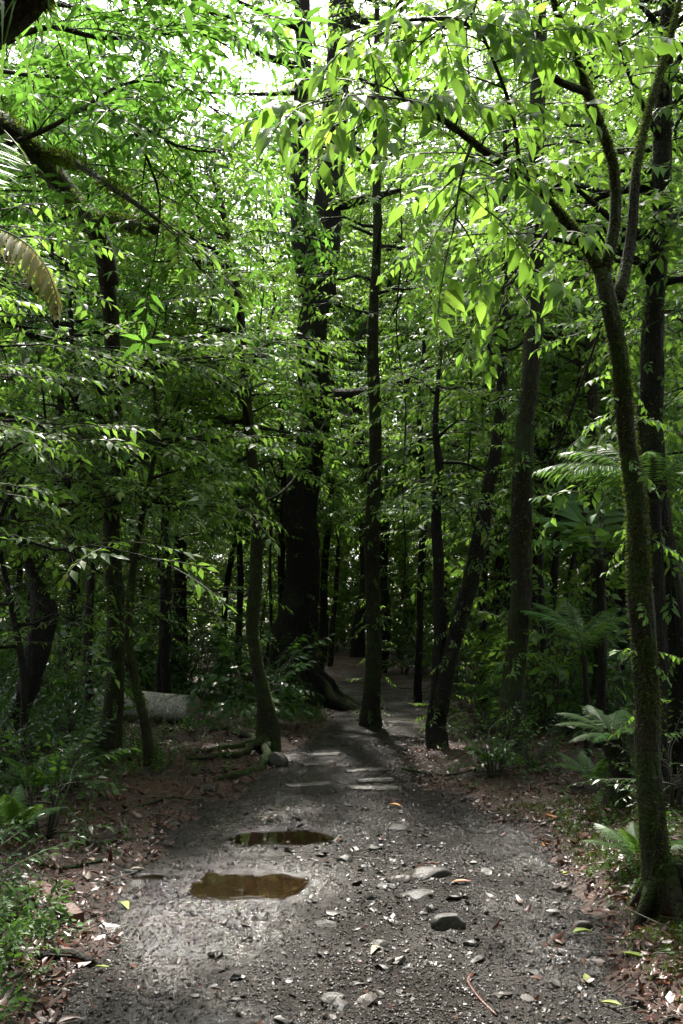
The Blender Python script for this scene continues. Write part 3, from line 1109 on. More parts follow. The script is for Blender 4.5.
def stick(pts, r0, label, m='bark_red', name='fallen_branch', cat='branch', group=None, seed=0, lift=.5, r1=None):
    W = []
    for (u, v) in pts:
        g = G(u, v)
        W.append(np.array([g[0], g[1], float(on_surface(np.array(g[0]), np.array(g[1]))) + r0 * lift]))
    p, q = smooth_pts(W, np.linspace(r0, r1 or r0 * .6, len(W)), .05)
    mb = MB()
    tube(mb, p, q, 7, 0, .15, seed=seed)
    tag(mb.build(name, [M[m]], loc=W[0]), label, cat, group)


stick([(472, 981), (468, 988), (478, 1004), (497, 1022)], .009, 'curved reddish twig on the gravel at the bottom', 'barkslab')
stick([(28, 862), (60, 870), (102, 862)], .018, 'dark mossy stick in the litter at the left', 'bark_moss', seed=2)
stick([(40, 962), (70, 958), (92, 968)], .03, 'dark broken branch beside the lower left herbs', 'bark_dark', seed=3)
stick([(0, 995), (30, 990), (52, 982)], .008, 'thin brown twig over the lower left herbs', 'bark_red', seed=4)
stick([(505, 803), (525, 792), (532, 786)], .012, 'pale thin stick leaning on the right litter', 'bark_pale', seed=5)
stick([(545, 748), (580, 742)], .022, 'pale fallen stick on the red soil right of the tall tree', 'bark_pale', seed=6)
stick([(75, 848), (120, 842), (165, 838)], .014, 'long thin stick across the left litter', 'bark_red', seed=8)
stick([(120, 815), (165, 800), (195, 802)], .016, 'crooked stick on the bare wet soil left of the path', 'bark_red', seed=9)
stick([(402, 770), (440, 776), (470, 772)], .013, 'thin stick on red litter right of the timber steps', 'bark_red', seed=10)


def fallen_leaf(u, v, size, m, label, az, wd=.4, seed=0):
    r = np.random.default_rng(seed)
    g = G(u, v)
    lv, lf = leaf_tpl(wd, True, r.uniform(-.3, .1), r.uniform(.2, .7))
    Mx = rand_rot(np.random.default_rng(seed), 1, .12)[0]
    c, s = math.cos(az), math.sin(az)
    lv = (lv - np.array([.5, 0, 0])) * size
    lv = lv @ np.array([[c, -s, 0], [s, c, 0], [0, 0, 1]]).T
    z = float(on_surface(np.array(g[0]), np.array(g[1]))) + .014
    mb = MB()
    mb.add(lv + np.array([g[0], g[1], z]), lf)
    # give the blade a thickness
    mb.add(lv[:, :] + np.array([g[0], g[1], z - .0015]), lf[:, ::-1])
    tag(mb.build('fallen_leaf', [M[m]], loc=(g[0], g[1], z)), label, 'leaf')


FL = [(461, 887, .10, 'orange', 'orange fallen leaf right of the pale slab'), (545, 847, .09, 'orange', 'orange leaf lying at the right edge of the path'),
      (552, 820, .11, 'orange', 'orange leaf close to the mossy bank'), (103, 972, .07, 'yellowgreen', 'yellow-green leaf on the gravel at lower left'),
      (125, 912, .12, 'yellowgreen', 'pale green leaf on litter left of the broad puddle'), (582, 940, .10, 'yellowgreen', 'yellow-green leaf at the right path edge below the bank'),
      (587, 985, .09, 'yellowgreen', 'yellow-green leaf on the lower right gravel'), (612, 1012, .08, 'yellowgreen', 'yellow leaf near the bottom right corner'),
      (566, 877, .09, 'yellowgreen', 'pale yellow leaf under the right bank'), (92, 862, .08, 'palebrown', 'pale leaf in the litter left of the puddles'),
      (137, 872, .09, 'palebrown', 'bleached leaf beside the small left puddle'), (88, 880, .09, 'palebrown', 'curled bleached leaf above the bark slab'),
      (636, 962, .11, 'yellowgreen', 'long yellow-green leaf at the foot of the nearest trunk'), (375, 958, .10, 'palebrown', 'large pale wet leaf beside the lower middle stone'),
      (395, 810, .12, 'orange', 'dull orange leaf right of the nearest timber step'), (640, 855, .12, 'yellowgreen', 'yellow-green leaf on the moss right of the nearest trunk')]
for i, (u, v, s, m_, lab) in enumerate(FL):
    fallen_leaf(u, v, s, m_, lab, 1.3 * i, .42, i)

# ------------------------------------------------------------------ main trees
# giant dark tree with buttress roots
Y1 = 17.6
T = Tree(1)
b1 = onG(P(294, 700, Y1)[0], Y1, -.15)
pts = np.vstack([b1, poly([(294, 672), (297, 600), (304, 512), (311, 430), (316, 330), (320, 285)], Y1)])
T.trunk(pts, [rpx(86, Y1), rpx(52, Y1), rpx(36, Y1), rpx(33, Y1), rpx(31, Y1), rpx(31, Y1), rpx(30, Y1)], 20, .09)
tp1 = T.tp
for pl, r0, r1 in [([(319, 295), (325, 240), (330, 180), (334, 120), (340, 40), (346, -120)], rpx(33, Y1), rpx(24, Y1)),
                   ([(312, 300), (301, 240), (299, 180), (300, 120), (304, 60), (302, 0), (296, -140)], rpx(21, Y1), rpx(15, Y1))]:
    p, q = smooth_pts(poly(pl, Y1), np.linspace(r0, r1, len(pl)), .15)
    tube(T.tr, p, q, 12, 0, .12, seed=3)
for pl, y, r0 in [([(331, 205), (350, 203), (375, 196), (400, 190)], [Y1, Y1 - .3, Y1 - .6, Y1 - 1], .13), ([(318, 390), (340, 395), (370, 392), (410, 380)], [Y1, Y1 - .5, Y1 - 1.2, Y1 - 2], .16),
                  ([(303, 70), (285, 62), (262, 55), (235, 38), (205, 20)], [Y1, Y1 - .4, Y1 - .8, Y1 - 1, Y1 - 1.2], .10), ([(300, 92), (270, 94), (240, 94), (205, 93)], [Y1, Y1 - .4, Y1 - .9, Y1 - 1.2], .05),
                  ([(332, 130), (360, 150), (390, 160)], [Y1, Y1 + .3, Y1 + 1], .06), ([(345, 0), (360, 20), (385, 18), (410, -10)], [Y1, Y1 - .3, Y1 - .5, Y1 - 1], .09)]:
    T.limb(poly(pl, y), r0, r0 * .3, 'mid', .35, .5, (.4, .9), .2, 1.0)
for pl, ys, r0 in [([(302, 30), (275, 18), (240, 2), (200, -18)], [Y1, Y1 - .5, Y1 - 1.2, Y1 - 2], .07), ([(345, 25), (380, 35), (420, 40), (465, 30)], [Y1, Y1 - .5, Y1 - 1, Y1 - 1.4], .07),
                  ([(346, -40), (400, -30), (460, -12), (520, 8)], [Y1, Y1 - .6, Y1 - 1, Y1 - 1.5], .08), ([(340, 62), (380, 72), (425, 80), (470, 84)], [Y1, Y1 + .4, Y1 + .6, Y1 + .8], .05),
                  ([(301, 5), (260, -10), (215, -30), (160, -40)], [Y1, Y1 + .4, Y1 + .8, Y1 + 1.2], .06), ([(346, -10), (390, 5), (440, 14), (500, 40)], [Y1, Y1 + .5, Y1 + 1, Y1 + 1.8], .06)]:
    T.limb(poly(pl, ys), r0, r0 * .25, 'mid', .15, .24, (.5, 1.1), .17, 1.15)
for k in range(5):     # high crown far above the picture
    a = k * 2.4
    p0 = P(340, -150, Y1) + np.array([0, 0, .5 * k])
    d = np.array([math.cos(a), math.sin(a), .35])
    T.limb([p0, p0 + d * 1.6 + UP * .3, p0 + d * 3.4 + UP * .3], .09, .02, 'big', .3, .6, (.7, 1.5), .35, 1.2)
T.climber(.55, 1, 60, 'mid', .8)
T.climber(.1, .5, 20, 'fine', .9)
root_dirs = [(-80, 1.2), (-35, 1.7), (-5, 1.5), (-115, 1.1), (-150, 1.3), (40, 1.2), (170, 1.2)]
for k, (deg, L) in enumerate(root_dirs):
    a = R(deg)
    d = np.array([math.cos(a), math.sin(a), 0])
    mb = MB()
    q0 = b1 + np.array([0, 0, 1.25]) + d * .22
    q1 = b1 + d * .5 + UP * .5
    e1, e2 = b1 + d * L * .75, b1 + d * L + np.array([-d[1], d[0], 0]) * .15
    e1[2], e2[2] = H(e1[0], e1[1]) + .03, H(e2[0], e2[1]) - .03
    p, q = smooth_pts([q0, q1, e1, e2], [.06, .14, .10, .03], .08)
    p = p + np.stack([.03 * np.sin(np.arange(len(p)) * .6 + k), .03 * np.cos(np.arange(len(p)) * .5), -.02 + 0 * q], 1)
    tube(mb, p, q, 10, 0, .28, seed=k)
    T.roots.append(mb)
T.finish('giant_tree', 'thickest dark tree with buttress roots behind the leaning slim tree', 'tree', M['bark_dark'], M['leaf_mid'])

# leaning slim mossy tree left of the path
Y2 = 12.0
T = Tree(2)
b2 = G(267, 748)
Y2 = b2[1]
pts = np.vstack([b2 - UP * .15, b2 + UP * .12, poly([(264, 700), (258, 665), (255, 640), (254, 610), (256, 580), (256, 520), (252, 465), (249, 420), (246, 370), (238, 300), (226, 230), (214, 160)], Y2)])
T.trunk(pts, [.2, .15] + [rpx(k, Y2) for k in (16, 13, 12, 13, 12, 12, 11, 10, 9, 8, 6, 3)], 14, .14)
T.auto(.47, 1, 34, 1.45, 'small', (0, 40), .15, 1.05, .17, (.35, .8), .12, taper=.3, azr=(95, 285))
T.auto(.45, .66, 8, 1.0, 'small', (0, 30), .15, 1.0, .2, (.3, .6), .13, azr=(-80, 90))
T.fuzz(T.tp, T.trad, 7000, (.008, .022))
for k, pl in enumerate([[(262, 742), (238, 748), (212, 752), (190, 757)], [(262, 746), (240, 756), (215, 758), (188, 762)], [(270, 752), (262, 768), (240, 776), (214, 782)], [(262, 738), (245, 738), (225, 730), (205, 736)]]):
    W = [G(*q) + UP * .035 for q in pl]
    W[0] = b2 + UP * .13
    p, q = smooth_pts(W, [.05, .042, .03, .015], .05)
    p = p + np.stack([.02 * np.sin(np.arange(len(p)) * .9 + k), .02 * np.cos(np.arange(len(p)) * .7), .012 * np.sin(np.arange(len(p)) * .6 + k) - .012], 1)
    mb = MB()
    tube(mb, p, q, 8, 0, .3, seed=k)
    T.roots.append(mb)
T.finish('slim_tree', 'slim mossy tree bending at its foot, with roots spread left of the path', 'tree', M['bark_moss'], M['leaf_lime'])

# mossy tree at the left with the arching branch
T = Tree(3)
b3 = G(106, 760)
Y3 = b3[1]
pts = np.vstack([b3 - UP * .15, poly([(110, 720), (115, 660), (118, 610), (114, 550), (112, 480), (114, 400), (112, 330), (110, 285), (104, 250)], [Y3] * 6 + [Y3 - .3, Y3 - .6, Y3 - .8])])
T.trunk(pts, [rpx(k, Y3) for k in (30, 21, 19, 17, 16, 14, 13, 15, 14, 13)], 14, .14)
arch = T.limb(poly([(110, 285), (104, 250), (92, 225), (74, 200), (50, 170), (22, 140), (-8, 118), (-60, 110)], [Y3 - .8, Y3 - 1, Y3 - 1.5, Y3 - 2.2, Y3 - 3, Y3 - 3.8, Y3 - 4.4, Y3 - 5]), rpx(19, Y3), .07, 'lance', .9, .45, (.4, .8), .2, 1)
T.fuzz(arch, np.full(len(arch), .07), 7000, (.010, .034))
a2 = T.limb(poly([(60, 185), (85, 212), (120, 222), (155, 230)], [Y3 - 2.6, Y3 - 2.6, Y3 - 2.9, Y3 - 3.2]), .06, .04, 'small', .8, .6, (.3, .5), .2)
a3 = T.limb(poly([(35, 152), (70, 160), (105, 183), (135, 203), (160, 222)], [Y3 - 3.4, Y3 - 3.8, Y3 - 4.2, Y3 - 4.4, Y3 - 4.5]), .036, .012, 'lance', .4, .4, (.4, .8), .2)
T.fuzz(a2, np.full(len(a2), .055), 3500, (.010, .034))
T.fuzz(a3, np.full(len(a3), .04), 2500, (.015, .04))
T.auto(.48, .8, 20, 1.5, 'small', (0, 35), .15, 1.0, .22, (.35, .8), .14, taper=.1)
T.fuzz(T.tp, T.trad, 7000, (.008, .022))
T.climber(.1, .6, 50, 'fine', .7)
T.finish('mossy_tree', 'mossy tree left of the log whose branch arches to the upper left', 'tree', M['bark_moss'], M['leaf_mid'])

# thin leaning pole-like tree
T = Tree(4)
b4 = G(152, 766)
Y4 = b4[1]
T.trunk(np.vstack([b4 - UP * .1, poly([(146, 730), (134, 680), (128, 640), (130, 600), (138, 540), (152, 470), (156, 420), (150, 350)], Y4)]), [rpx(k, Y4) for k in (14, 10, 9, 8, 7, 6, 5, 4, 3)], 10, .12)
T.auto(.55, 1, 14, 1.0, 'small', (5, 35), .3, 1, .22, (.3, .7), .14)
T.fuzz(T.tp[:60], T.trad[:60], 3500, (.01, .03))
T.finish('thin_tree', 'thin crooked mossy stem leaning left in front of the log', 'tree', M['bark_moss'], M['leaf_mid'])

# straight tree in the middle
T = Tree(5)
b5 = G(371, 727)
Y5 = b5[1]
T.trunk(np.vstack([b5 - UP * .15, poly([(371, 712), (372, 690), (372, 600), (374, 512), (374, 420), (374, 330), (376, 240), (377, 160), (376, 60), (378, -60)], Y5)]), [rpx(k, Y5) for k in (28, 20, 16, 15, 14, 13, 11, 9, 8, 6, 5)], 14, .1)
T.auto(.5, .98, 22, 1.3, 'small', (-5, 30), .2, 1.0, .22, (.4, .8), .14, taper=.2)
T.climber(.02, .7, 110, 'small', .55)
T.fuzz(T.tp, T.trad, 5000, (.012, .03))
T.finish('straight_tree', 'straight slender tree standing in the middle of the clearing', 'tree', M['bark_red'], M['leaf_mid'])

# twin trunks right of the centre: one upright, one leaning right
T = Tree(6)
b6 = G(438, 748)
Y6 = b6[1]
T.trunk(np.vstack([b6 - UP * .15, poly([(438, 720), (441, 680), (440, 640), (437, 590), (437, 550), (436, 510), (440, 470), (436, 420), (440, 350)], Y6 + .1)]), [rpx(k, Y6) for k in (26, 20, 16, 13, 12, 12, 10, 8, 6, 4)], 12, .14)
T.auto(.55, 1, 10, 1.1, 'small', (0, 35), .3, 1, .22, (.3, .7), .14)
p, q = smooth_pts(poly([(440, 715), (447, 672), (460, 618), (474, 568), (484, 512), (492, 470), (500, 420), (503, 350), (505, 250), (505, 120)], Y6), [rpx(k, Y6) for k in (16, 16, 17, 17, 15, 13, 12, 9, 7, 4)], .12)
tube(T.tr, p, q, 12, 0, .12)
T.tp, T.trad = p, q
T.auto(.5, 1, 18, 1.3, 'small', (0, 35), .3, 1, .22, (.3, .8), .14)
T.fuzz(p[:40], q[:40], 3500, (.012, .035))
T.climber(0, .6, 80, 'small', .6)
T.finish('forked_tree', 'dark tree forking low into one upright and one right-leaning trunk', 'tree', M['bark_dark'], M['leaf_mid'], base=b6)

# tall straight tree right of it
T = Tree(7)
b7 = G(511, 760)
Y7 = b7[1]
T.trunk(np.vstack([b7 - UP * .15, poly([(513, 725), (516, 680), (518, 600), (521, 512), (528, 420), (531, 350), (535, 256), (537, 150), (538, 50), (540, -80), (543, -300)], Y7)]), [rpx(k, Y7) for k in (36, 27, 23, 21, 20, 19, 18, 17, 16, 15, 13, 9)], 16, .16)
T.auto(.78, 1, 10, 2.6, 'mid', (10, 45), .2, 1.3, .4, (.6, 1.2), .25)
T.climber(.05, .75, 130, 'small', .6)
T.fuzz(T.tp[:45], T.trad[:45], 5000, (.012, .035))
T.finish('tall_tree', 'tall straight tree with no low branches, right of the forked one', 'tree', M['bark_red'], M['leaf_mid'])

# nearest tree at the right
T = Tree(8)
b8 = G(668, 905)
Y8 = b8[1]
T.trunk(np.vstack([b8 + np.array([.06, 0, -.2]), b8 + np.array([.0, 0, .0]), poly([(655, 850), (650, 768), (652, 700), (642, 600), (636, 510), (625, 440), (616, 356), (607, 300), (601, 270)], [Y8, Y8, Y8, Y8, Y8, Y8, Y8 - .05, Y8 - .1, Y8 - .1])]), [rpx(k, Y8) for k in (66, 44, 28, 23, 22, 24, 21, 19, 17, 16, 14)], 16, .18, .05)
for k, (dg, L_) in enumerate([(205, .24), (268, .22), (325, .22), (120, .25)]):
    a = R(dg)
    d = np.array([math.cos(a), math.sin(a), 0])
    e_ = b8 + d * L_
    e_[2] = H(e_[0], e_[1]) - .02
    p, q = smooth_pts([b8 + UP * .22 + d * .02, b8 + d * .11 + UP * .07, e_ - UP * .01], [.05, .045, .02], .04)
    mb = MB()
    tube(mb, p, q, 8, 0, .15, seed=k)
    T.roots.append(mb)
T.fuzz(T.tp, T.trad, 14000, (.008, .022))
yb = Y8 - .1
bA = T.limb(poly([(602, 275), (586, 248), (561, 215), (531, 185), (496, 160), (473, 142), (440, 118), (395, 92)], [yb, yb, yb - .1, yb - .2, yb - .3, yb - .4, yb - .5, yb - .6]), rpx(13, yb), .012, 'lime', .42, .085, (.2, .5), .10, 1.0)
bB = T.limb(poly([(603, 275), (615, 225), (613, 165), (598, 120), (586, 90), (576, 55), (556, 10), (540, -60)], [yb, yb, yb - .05, yb - .1, yb - .1, yb - .2, yb - .3, yb - .4]), rpx(13, yb), .014, 'lime', .62, .1, (.3, .7), .13, 1.0)
bC = T.limb(poly([(587, 92), (560, 82), (530, 60), (500, 40), (455, 20), (410, 20)], [yb - .1, yb - .2, yb - .3, yb - .5, yb - .7, yb - .9]), .022, .008, 'lime', .15, .085, (.3, .6), .11, 1.0)
bD = T.limb(poly([(618, 300), (630, 245), (637, 165), (652, 100), (672, 30), (690, -40)], [Y8, Y8 + .1, Y8 + .1, Y8 + .2, Y8 + .3, Y8 + .4]), .035, .012, 'mid', .4, .25, (.3, .7), .16, .8)
bE = T.limb(poly([(520, 178), (514, 120), (497, 70), (480, 30), (460, 0)], [yb - .25, yb - .4, yb - .5, yb - .6, yb - .8]), .012, .006, 'lime', .3, .14, (.25, .6), .12, 1.0)
bF = T.limb(poly([(432, 112), (400, 100), (372, 98), (340, 95)], [yb - .5, yb - .7, yb - .9, yb - 1.1]), .016, .006, 'lime', .1, .11, (.2, .5), .11, 1.0)
bG = T.limb(poly([(561, 215), (545, 235), (525, 262), (508, 290)], [yb - .1, yb - .2, yb - .3, yb - .4]), .012, .005, 'lime', .3, .08, (.15, .35), .10, 1.0)
bH = T.limb(poly([(473, 142), (464, 165), (458, 195), (455, 220)], [yb - .4, yb - .5, yb - .6, yb - .7]), .01, .004, 'lime', .2, .1, (.15, .35), .12, 1.0)
for b_, r_ in ((bA, .03), (bB, .032), (bD, .026)):
    T.fuzz(b_, np.linspace(r_, .012, len(b_)), 4500, (.008, .022))
T.climber(.3, .95, 26, 'mid', .35)
T.finish('near_tree', 'nearest mossy tree at the right edge, branching high over the path with lime leaves', 'tree', M['bark_moss'], M['leaf_lime'])

# dark tree behind it
T = Tree(9)
b9 = G(682, 800)
Y9 = b9[1]
T.trunk(np.vstack([b9 - UP * .2, poly([(679, 740), (674, 650), (664, 560), (656, 480), (653, 400), (652, 310), (660, 220), (664, 120), (668, 20), (676, -160)], Y9)]), [rpx(k, Y9) for k in (44, 34, 30, 27, 25, 24, 22, 20, 18, 16, 10)], 14, .13)
T.auto(.5, 1, 34, 1.6, 'mid', (0, 40), .2, .85, .25, (.4, .8), .16, azr=(-80, 250))
T.climber(.15, .9, 110, 'mid', .55)
T.fuzz(T.tp, T.trad, 5000, (.01, .03))
T.finish('dark_tree', 'dark leafy tree directly behind the nearest mossy tree at the right', 'tree', M['bark_dark'], M['leaf_mid'])

# slender grey trunk between tall tree and nearest tree
for sd_, ub, vb, pl, ws, lab, nm in [
    (10, 598, 737, [(598, 700), (598, 600), (597, 512), (592, 420), (591, 310), (588, 200), (590, 100), (592, -40)], (16, 13, 12, 12, 11, 11, 10, 9, 7), 'slender straight trunk standing between the tall tree and the nearest tree', 'slender_tree'),
    (11, 534, 716, [(535, 680), (536, 600), (538, 500), (536, 400), (540, 300)], (11, 9, 8, 8, 6, 4), 'thin dark stem just right of the tall straight tree', 'slender_tree'),
    (12, 484, 712, [(484, 680), (484, 600), (486, 520), (488, 440), (486, 340)], (9, 7, 7, 6, 5, 3), 'thin dark stem between the leaning trunk and the tall tree', 'slender_tree'),
    (13, 320, 694, [(321, 650), (326, 560), (330, 490), (332, 400), (330, 300)], (9, 7, 7, 7, 6, 4), 'thin dark stem just right of the thickest trunk', 'slender_tree'),
    (14, 279, 700, [(280, 640), (282, 560), (283, 480), (280, 380)], (9, 7, 7, 6, 4), 'thin stem squeezed between the leaning slim tree and the thickest trunk', 'slender_tree'),
    (15, 178, 690, [(180, 660), (178, 600), (182, 540), (186, 470), (180, 380)], (20, 16, 14, 12, 10, 6), 'broad dark trunk in the shade behind the pale log', 'slender_tree'),
    (16, 92, 738, [(90, 690), (88, 620), (90, 540), (78, 440), (72, 350), (66, 250)], (12, 9, 9, 8, 7, 6, 4), 'thin dark stem just left of the mossy arching tree', 'slender_tree'),
    (17, 418, 705, [(418, 660), (420, 600), (424, 520), (420, 430), (425, 330)], (9, 7, 7, 7, 6, 4), 'thin dark stem at the back between the middle tree and the forked tree', 'slender_tree'),
    (18, 556, 722, [(555, 690), (552, 620), (556, 520), (552, 420), (560, 320)], (12, 9, 8, 8, 7, 5), 'thin stem left of the slender straight trunk in the right thicket', 'slender_tree'),
]:
    T = Tree(sd_)
    b_ = G(ub, vb)
    Yb = b_[1]
    T.trunk(np.vstack([b_ - UP * .15, poly(pl, Yb)]), [rpx(k, Yb) for k in ws], 10, .12, .15)
    T.auto(.46, 1, 14, 1.3, 'small', (0, 35), .15, 1.1, .26, (.4, .9), .16)
    T.climber(.05, .6, 30, 'fine', .7)
    T.finish(nm, lab, 'tree', M['bark_dark' if sd_ != 10 else 'bark_red'], M['leaf_mid'])

# leaning dark stump at far left
T = Tree(20)
b_ = G(8, 765)
Yb = b_[1]
T.trunk(np.vstack([b_ - UP * .15, poly([(16, 720), (32, 680), (44, 640), (46, 610), (36, 580), (20, 540), (6, 480), (-10, 380), (-20, 250)], Yb)]), [rpx(k, Yb) for k in (28, 22, 20, 25, 25, 12, 9, 8, 7, 5)], 12, .16)
T.auto(.66, 1, 14, 1.2, 'small', (0, 30), .2, 1, .24, (.4, .8), .15)
T.climber(.05, .6, 60, 'mid', .5)
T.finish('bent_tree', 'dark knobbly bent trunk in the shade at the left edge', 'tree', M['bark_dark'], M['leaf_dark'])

# tree standing outside the left edge: long-leaved branches and the mossy bough in the top left corner
T = Tree(21)
bx, by = -3.0, 5.2
base = onG(bx, by)
T.trunk([base - UP * .2, base + UP * 1.2, base + np.array([.15, 0, 2.6]), base + np.array([.2, -.1, 4.2]), base + np.array([.3, -.2, 6.0]), base + np.array([.3, -.3, 8.0])], [.26, .2, .18, .16, .13, .06], 14, .14)
for pl, ys, r0 in [([(-40, 70), (40, 28), (100, 38), (150, 36), (196, 32), (225, 45)], [5.6, 5.8, 6, 6.1, 6.2, 6.3], .022), ([(-80, 170), (20, 140), (60, 122), (85, 108), (130, 120), (175, 145), (215, 152), (240, 142)], [5.6, 6, 6.1, 6.2, 6.2, 6.2, 6.3, 6.3], .02),
                   ([(-60, -20), (20, -10), (100, -6), (180, 6), (240, 20)], [5.4, 5.6, 5.8, 6, 6], .024), ([(85, 108), (120, 85), (160, 82), (200, 100), (225, 118)], [6.2, 6.4, 6.6, 6.8, 6.9], .014),
                   ([(130, 120), (150, 165), (160, 200), (158, 232)], [6.2, 6.4, 6.6, 6.8], .012), ([(-60, 60), (30, 75), (110, 78), (190, 72)], [6.4, 7, 7.4, 7.8], .02), ([(-60, 0), (60, 5), (150, 22), (210, 10)], [7.0, 7.6, 8, 8.4], .02),                    ]:
    T.limb(poly(pl, ys), r0, .006, 'lance', .3, .1, (.3, .75), .12, 1.0)
T.auto(.6, 1, 12, 1.5, 'lance', (0, 40), .2, 1, .3, (.4, .9), .18)
bough = T.limb(poly([(-220, 200), (-90, 90), (-20, 30), (22, 0), (60, -50), (110, -120)], [5.0, 4.0, 3.7, 3.6, 3.5, 3.4]), .10, .07, 'lance', .9, .5, (.2, .4), .2)
T.fuzz(bough, np.full(len(bough), .085), 11000, (.012, .045))
T.finish('long_leaved_tree', 'long-leaved tree beyond the left edge, its mossy bough crossing the top left corner', 'tree', M['bark_moss'], M['leaf_lance'], base=base)

# strap-leaved epiphyte hanging from the bough
mb = MB()
r = np.random.default_rng(77)
for k in range(26):
    o = bough[int(r.uniform(.35, .85) * len(bough))] + r.normal(0, .03, 3)
    a = r.uniform(0, 6.28)
    d = np.array([math.cos(a), math.sin(a), .3])
    L = r.uniform(.18, .5)
    t = np.linspace(0, 1, 9)
    c = o + np.outer(t * L * .55, d) - np.outer(t ** 2 * L * .9, UP)
    wv = unit(np.cross(d, UP)) * .007
    ww = np.sin(np.clip(t * 1.02, 0, 1) ** .6 * math.pi)[:, None] * wv + wv * .1
    V = np.stack([c + ww, c - np.array([0, 0, .002]), c - ww], 1).reshape(-1, 3)
    q = []
    for i in range(8):
        for j in (0, 1):
            a0 = i * 3 + j
            q += [(a0, a0 + 1, a0 + 4), (a0, a0 + 4, a0 + 3)]
    mb.add(V, q)
tag(mb.build('hanging_epiphyte', [M['frond']], loc=bough[len(bough) // 2]), 'strap-leaved epiphyte dangling from the mossy bough at the top left', 'plant')

# ------------------------------------------------------------------ log, stump-like fern


def build_log():
    b = G(195, 724)
    a = onG(b[0] - 1.2, b[1] + .45, .19)
    b = onG(b[0] - .02, b[1], .20)
    root = empty('fallen_log', (a + b) / 2, 'pale cut log lying in the shade left of the slim leaning tree', 'log')
    loc = (a + b) / 2
    d = unit(b - a)
    a = a - d * .6
    mb = MB()
    n = 30
    pts = np.array([a + (b - a) * t for t in np.linspace(0, 1, n)])
    tube(mb, pts, .19 + .008 * np.sin(np.linspace(0, 12, n)), 28, 0, .035, cap=False)
    mb.build('bark', [M['log']], root, loc=loc)
    mb = MB()
    x = unit(np.cross(d, UP))
    z = np.cross(x, d)
    ring = [b + d * .004 + (x * math.cos(t) + z * math.sin(t)) * rr for rr in (.05, .1, .15, .187) for t in np.linspace(0, 2 * math.pi, 29)[:-1]]
    V = np.array(ring + [b + d * .004])
    q = [(i, (i + 1) % 28, 112) for i in range(28)]
    for k in range(3):
        for i in range(28):
            j = (i + 1) % 28
            q += [(k * 28 + i, k * 28 + 28 + i, k * 28 + 28 + j), (k * 28 + i, k * 28 + 28 + j, k * 28 + j)]
    mb.add(V, q)
    mb.build('cut_end', [M['log_end']], root, loc=loc)


build_log()


# ------------------------------------------------------------------ ferns and palms
def frond_mesh(r, L=1.0, pairs=26, plen=.2, pw=.03, rise=.5, droop=.9, sub=False, taper=1.0, hang=.25, fine=True, base=.12, rr=.006):
    """arching frond along +X; returns MB"""
    mb = MB()
    t = np.linspace(0, 1, 16)
    e = rise - droop * t
    dx, dz = np.cos(e), np.sin(e)
    c = np.stack([np.cumsum(dx) * L / 16, .04 * L * np.sin(t * 3), np.cumsum(dz) * L / 16], 1)
    tube(mb, c, rr * (1 - .8 * t) + .001, 5, 1)
    for i in range(pairs):
        f = base + (1 - base) * (i + .5) / pairs
        p = np.array([np.interp(f, t, c[:, j]) for j in range(3)])
        tg = unit(np.array([np.interp(min(f + .03, 1), t, c[:, j]) for j in range(3)]) - p + 1e-6)
        env = math.sin(math.pi * min(1, (.18 + f * .82)) ** taper) ** .7 if f < .97 else .2
        for sg in (1, -1):
            a = R(68 - 25 * f + r.uniform(-4, 4))
            sd = np.cross(UP, tg)
            sd = unit(sd) * sg
            d = tg * math.cos(a) + sd * math.sin(a) - UP * (hang + r.uniform(-.08, .08))
            ln = plen * env * r.uniform(.9, 1.08)
            if sub:
                np_ = 9
                d = unit(d)
                q = p.copy()
                sd2 = unit(np.cross(UP, d))
                nrm = unit(np.cross(d, sd2))
                for j in range(np_):
                    g = (j + .6) / np_
                    pp = p + d * ln * g - UP * ln * .15 * g * g
                    for s2 in (1, -1):
                        dd = unit(d * .45 + sd2 * s2)
                        l2 = ln * .24 * (1 - g * .75)
                        wv = d * l2 * .36
                        mb.add([pp - wv * .9, pp + wv * .9, pp + dd * l2 + wv * .3, pp + dd * l2 - wv * .35], [(0, 1, 2), (0, 2, 3)], 0)
            else:
                lv, lf = leaf_tpl(pw / max(ln, 1e-3), fine, r.uniform(.15, .4), r.uniform(.2, .5))
                mb.add(p + (lv * ln) @ frame(unit(d), roll=R(r.uniform(-12, 12))).T, lf, 0)
    return mb


def place(o, loc, rz=0, ry=0, sc=1):
    o.location = loc
    o.rotation_euler = (0, ry, rz)
    o.scale = (sc,) * 3


def plant(name, label, cat, base, crown, fronds, frmesh, stem_r=0, leafm=None, group=None, stemm='bark_dark', partname='frond'):
    """fronds: list of (azimuth deg, pitch deg, scale); each frond a part"""
    root = empty(name, base, label, cat, group)
    if stem_r:
        mb = MB()
        mid = (base + crown) / 2 + np.array([stem_r * .6, 0, 0])
        p, q = smooth_pts([base - UP * .1, mid, crown], [stem_r * 1.15, stem_r, stem_r * .9], .05)
        tube(mb, p, q, 14, 0, .16)
        mb.build('stem', [M[stemm]], root, loc=base)
    for (az, pt, sc), me in zip(fronds, frmesh if isinstance(frmesh, list) else [frmesh] * len(fronds)):
        o = bpy.data.objects.new(partname, me)
        COL.objects.link(o)
        o.parent = root
        place(o, np.asarray(crown) - np.asarray(base), R(az), -R(pt), sc)
    return root


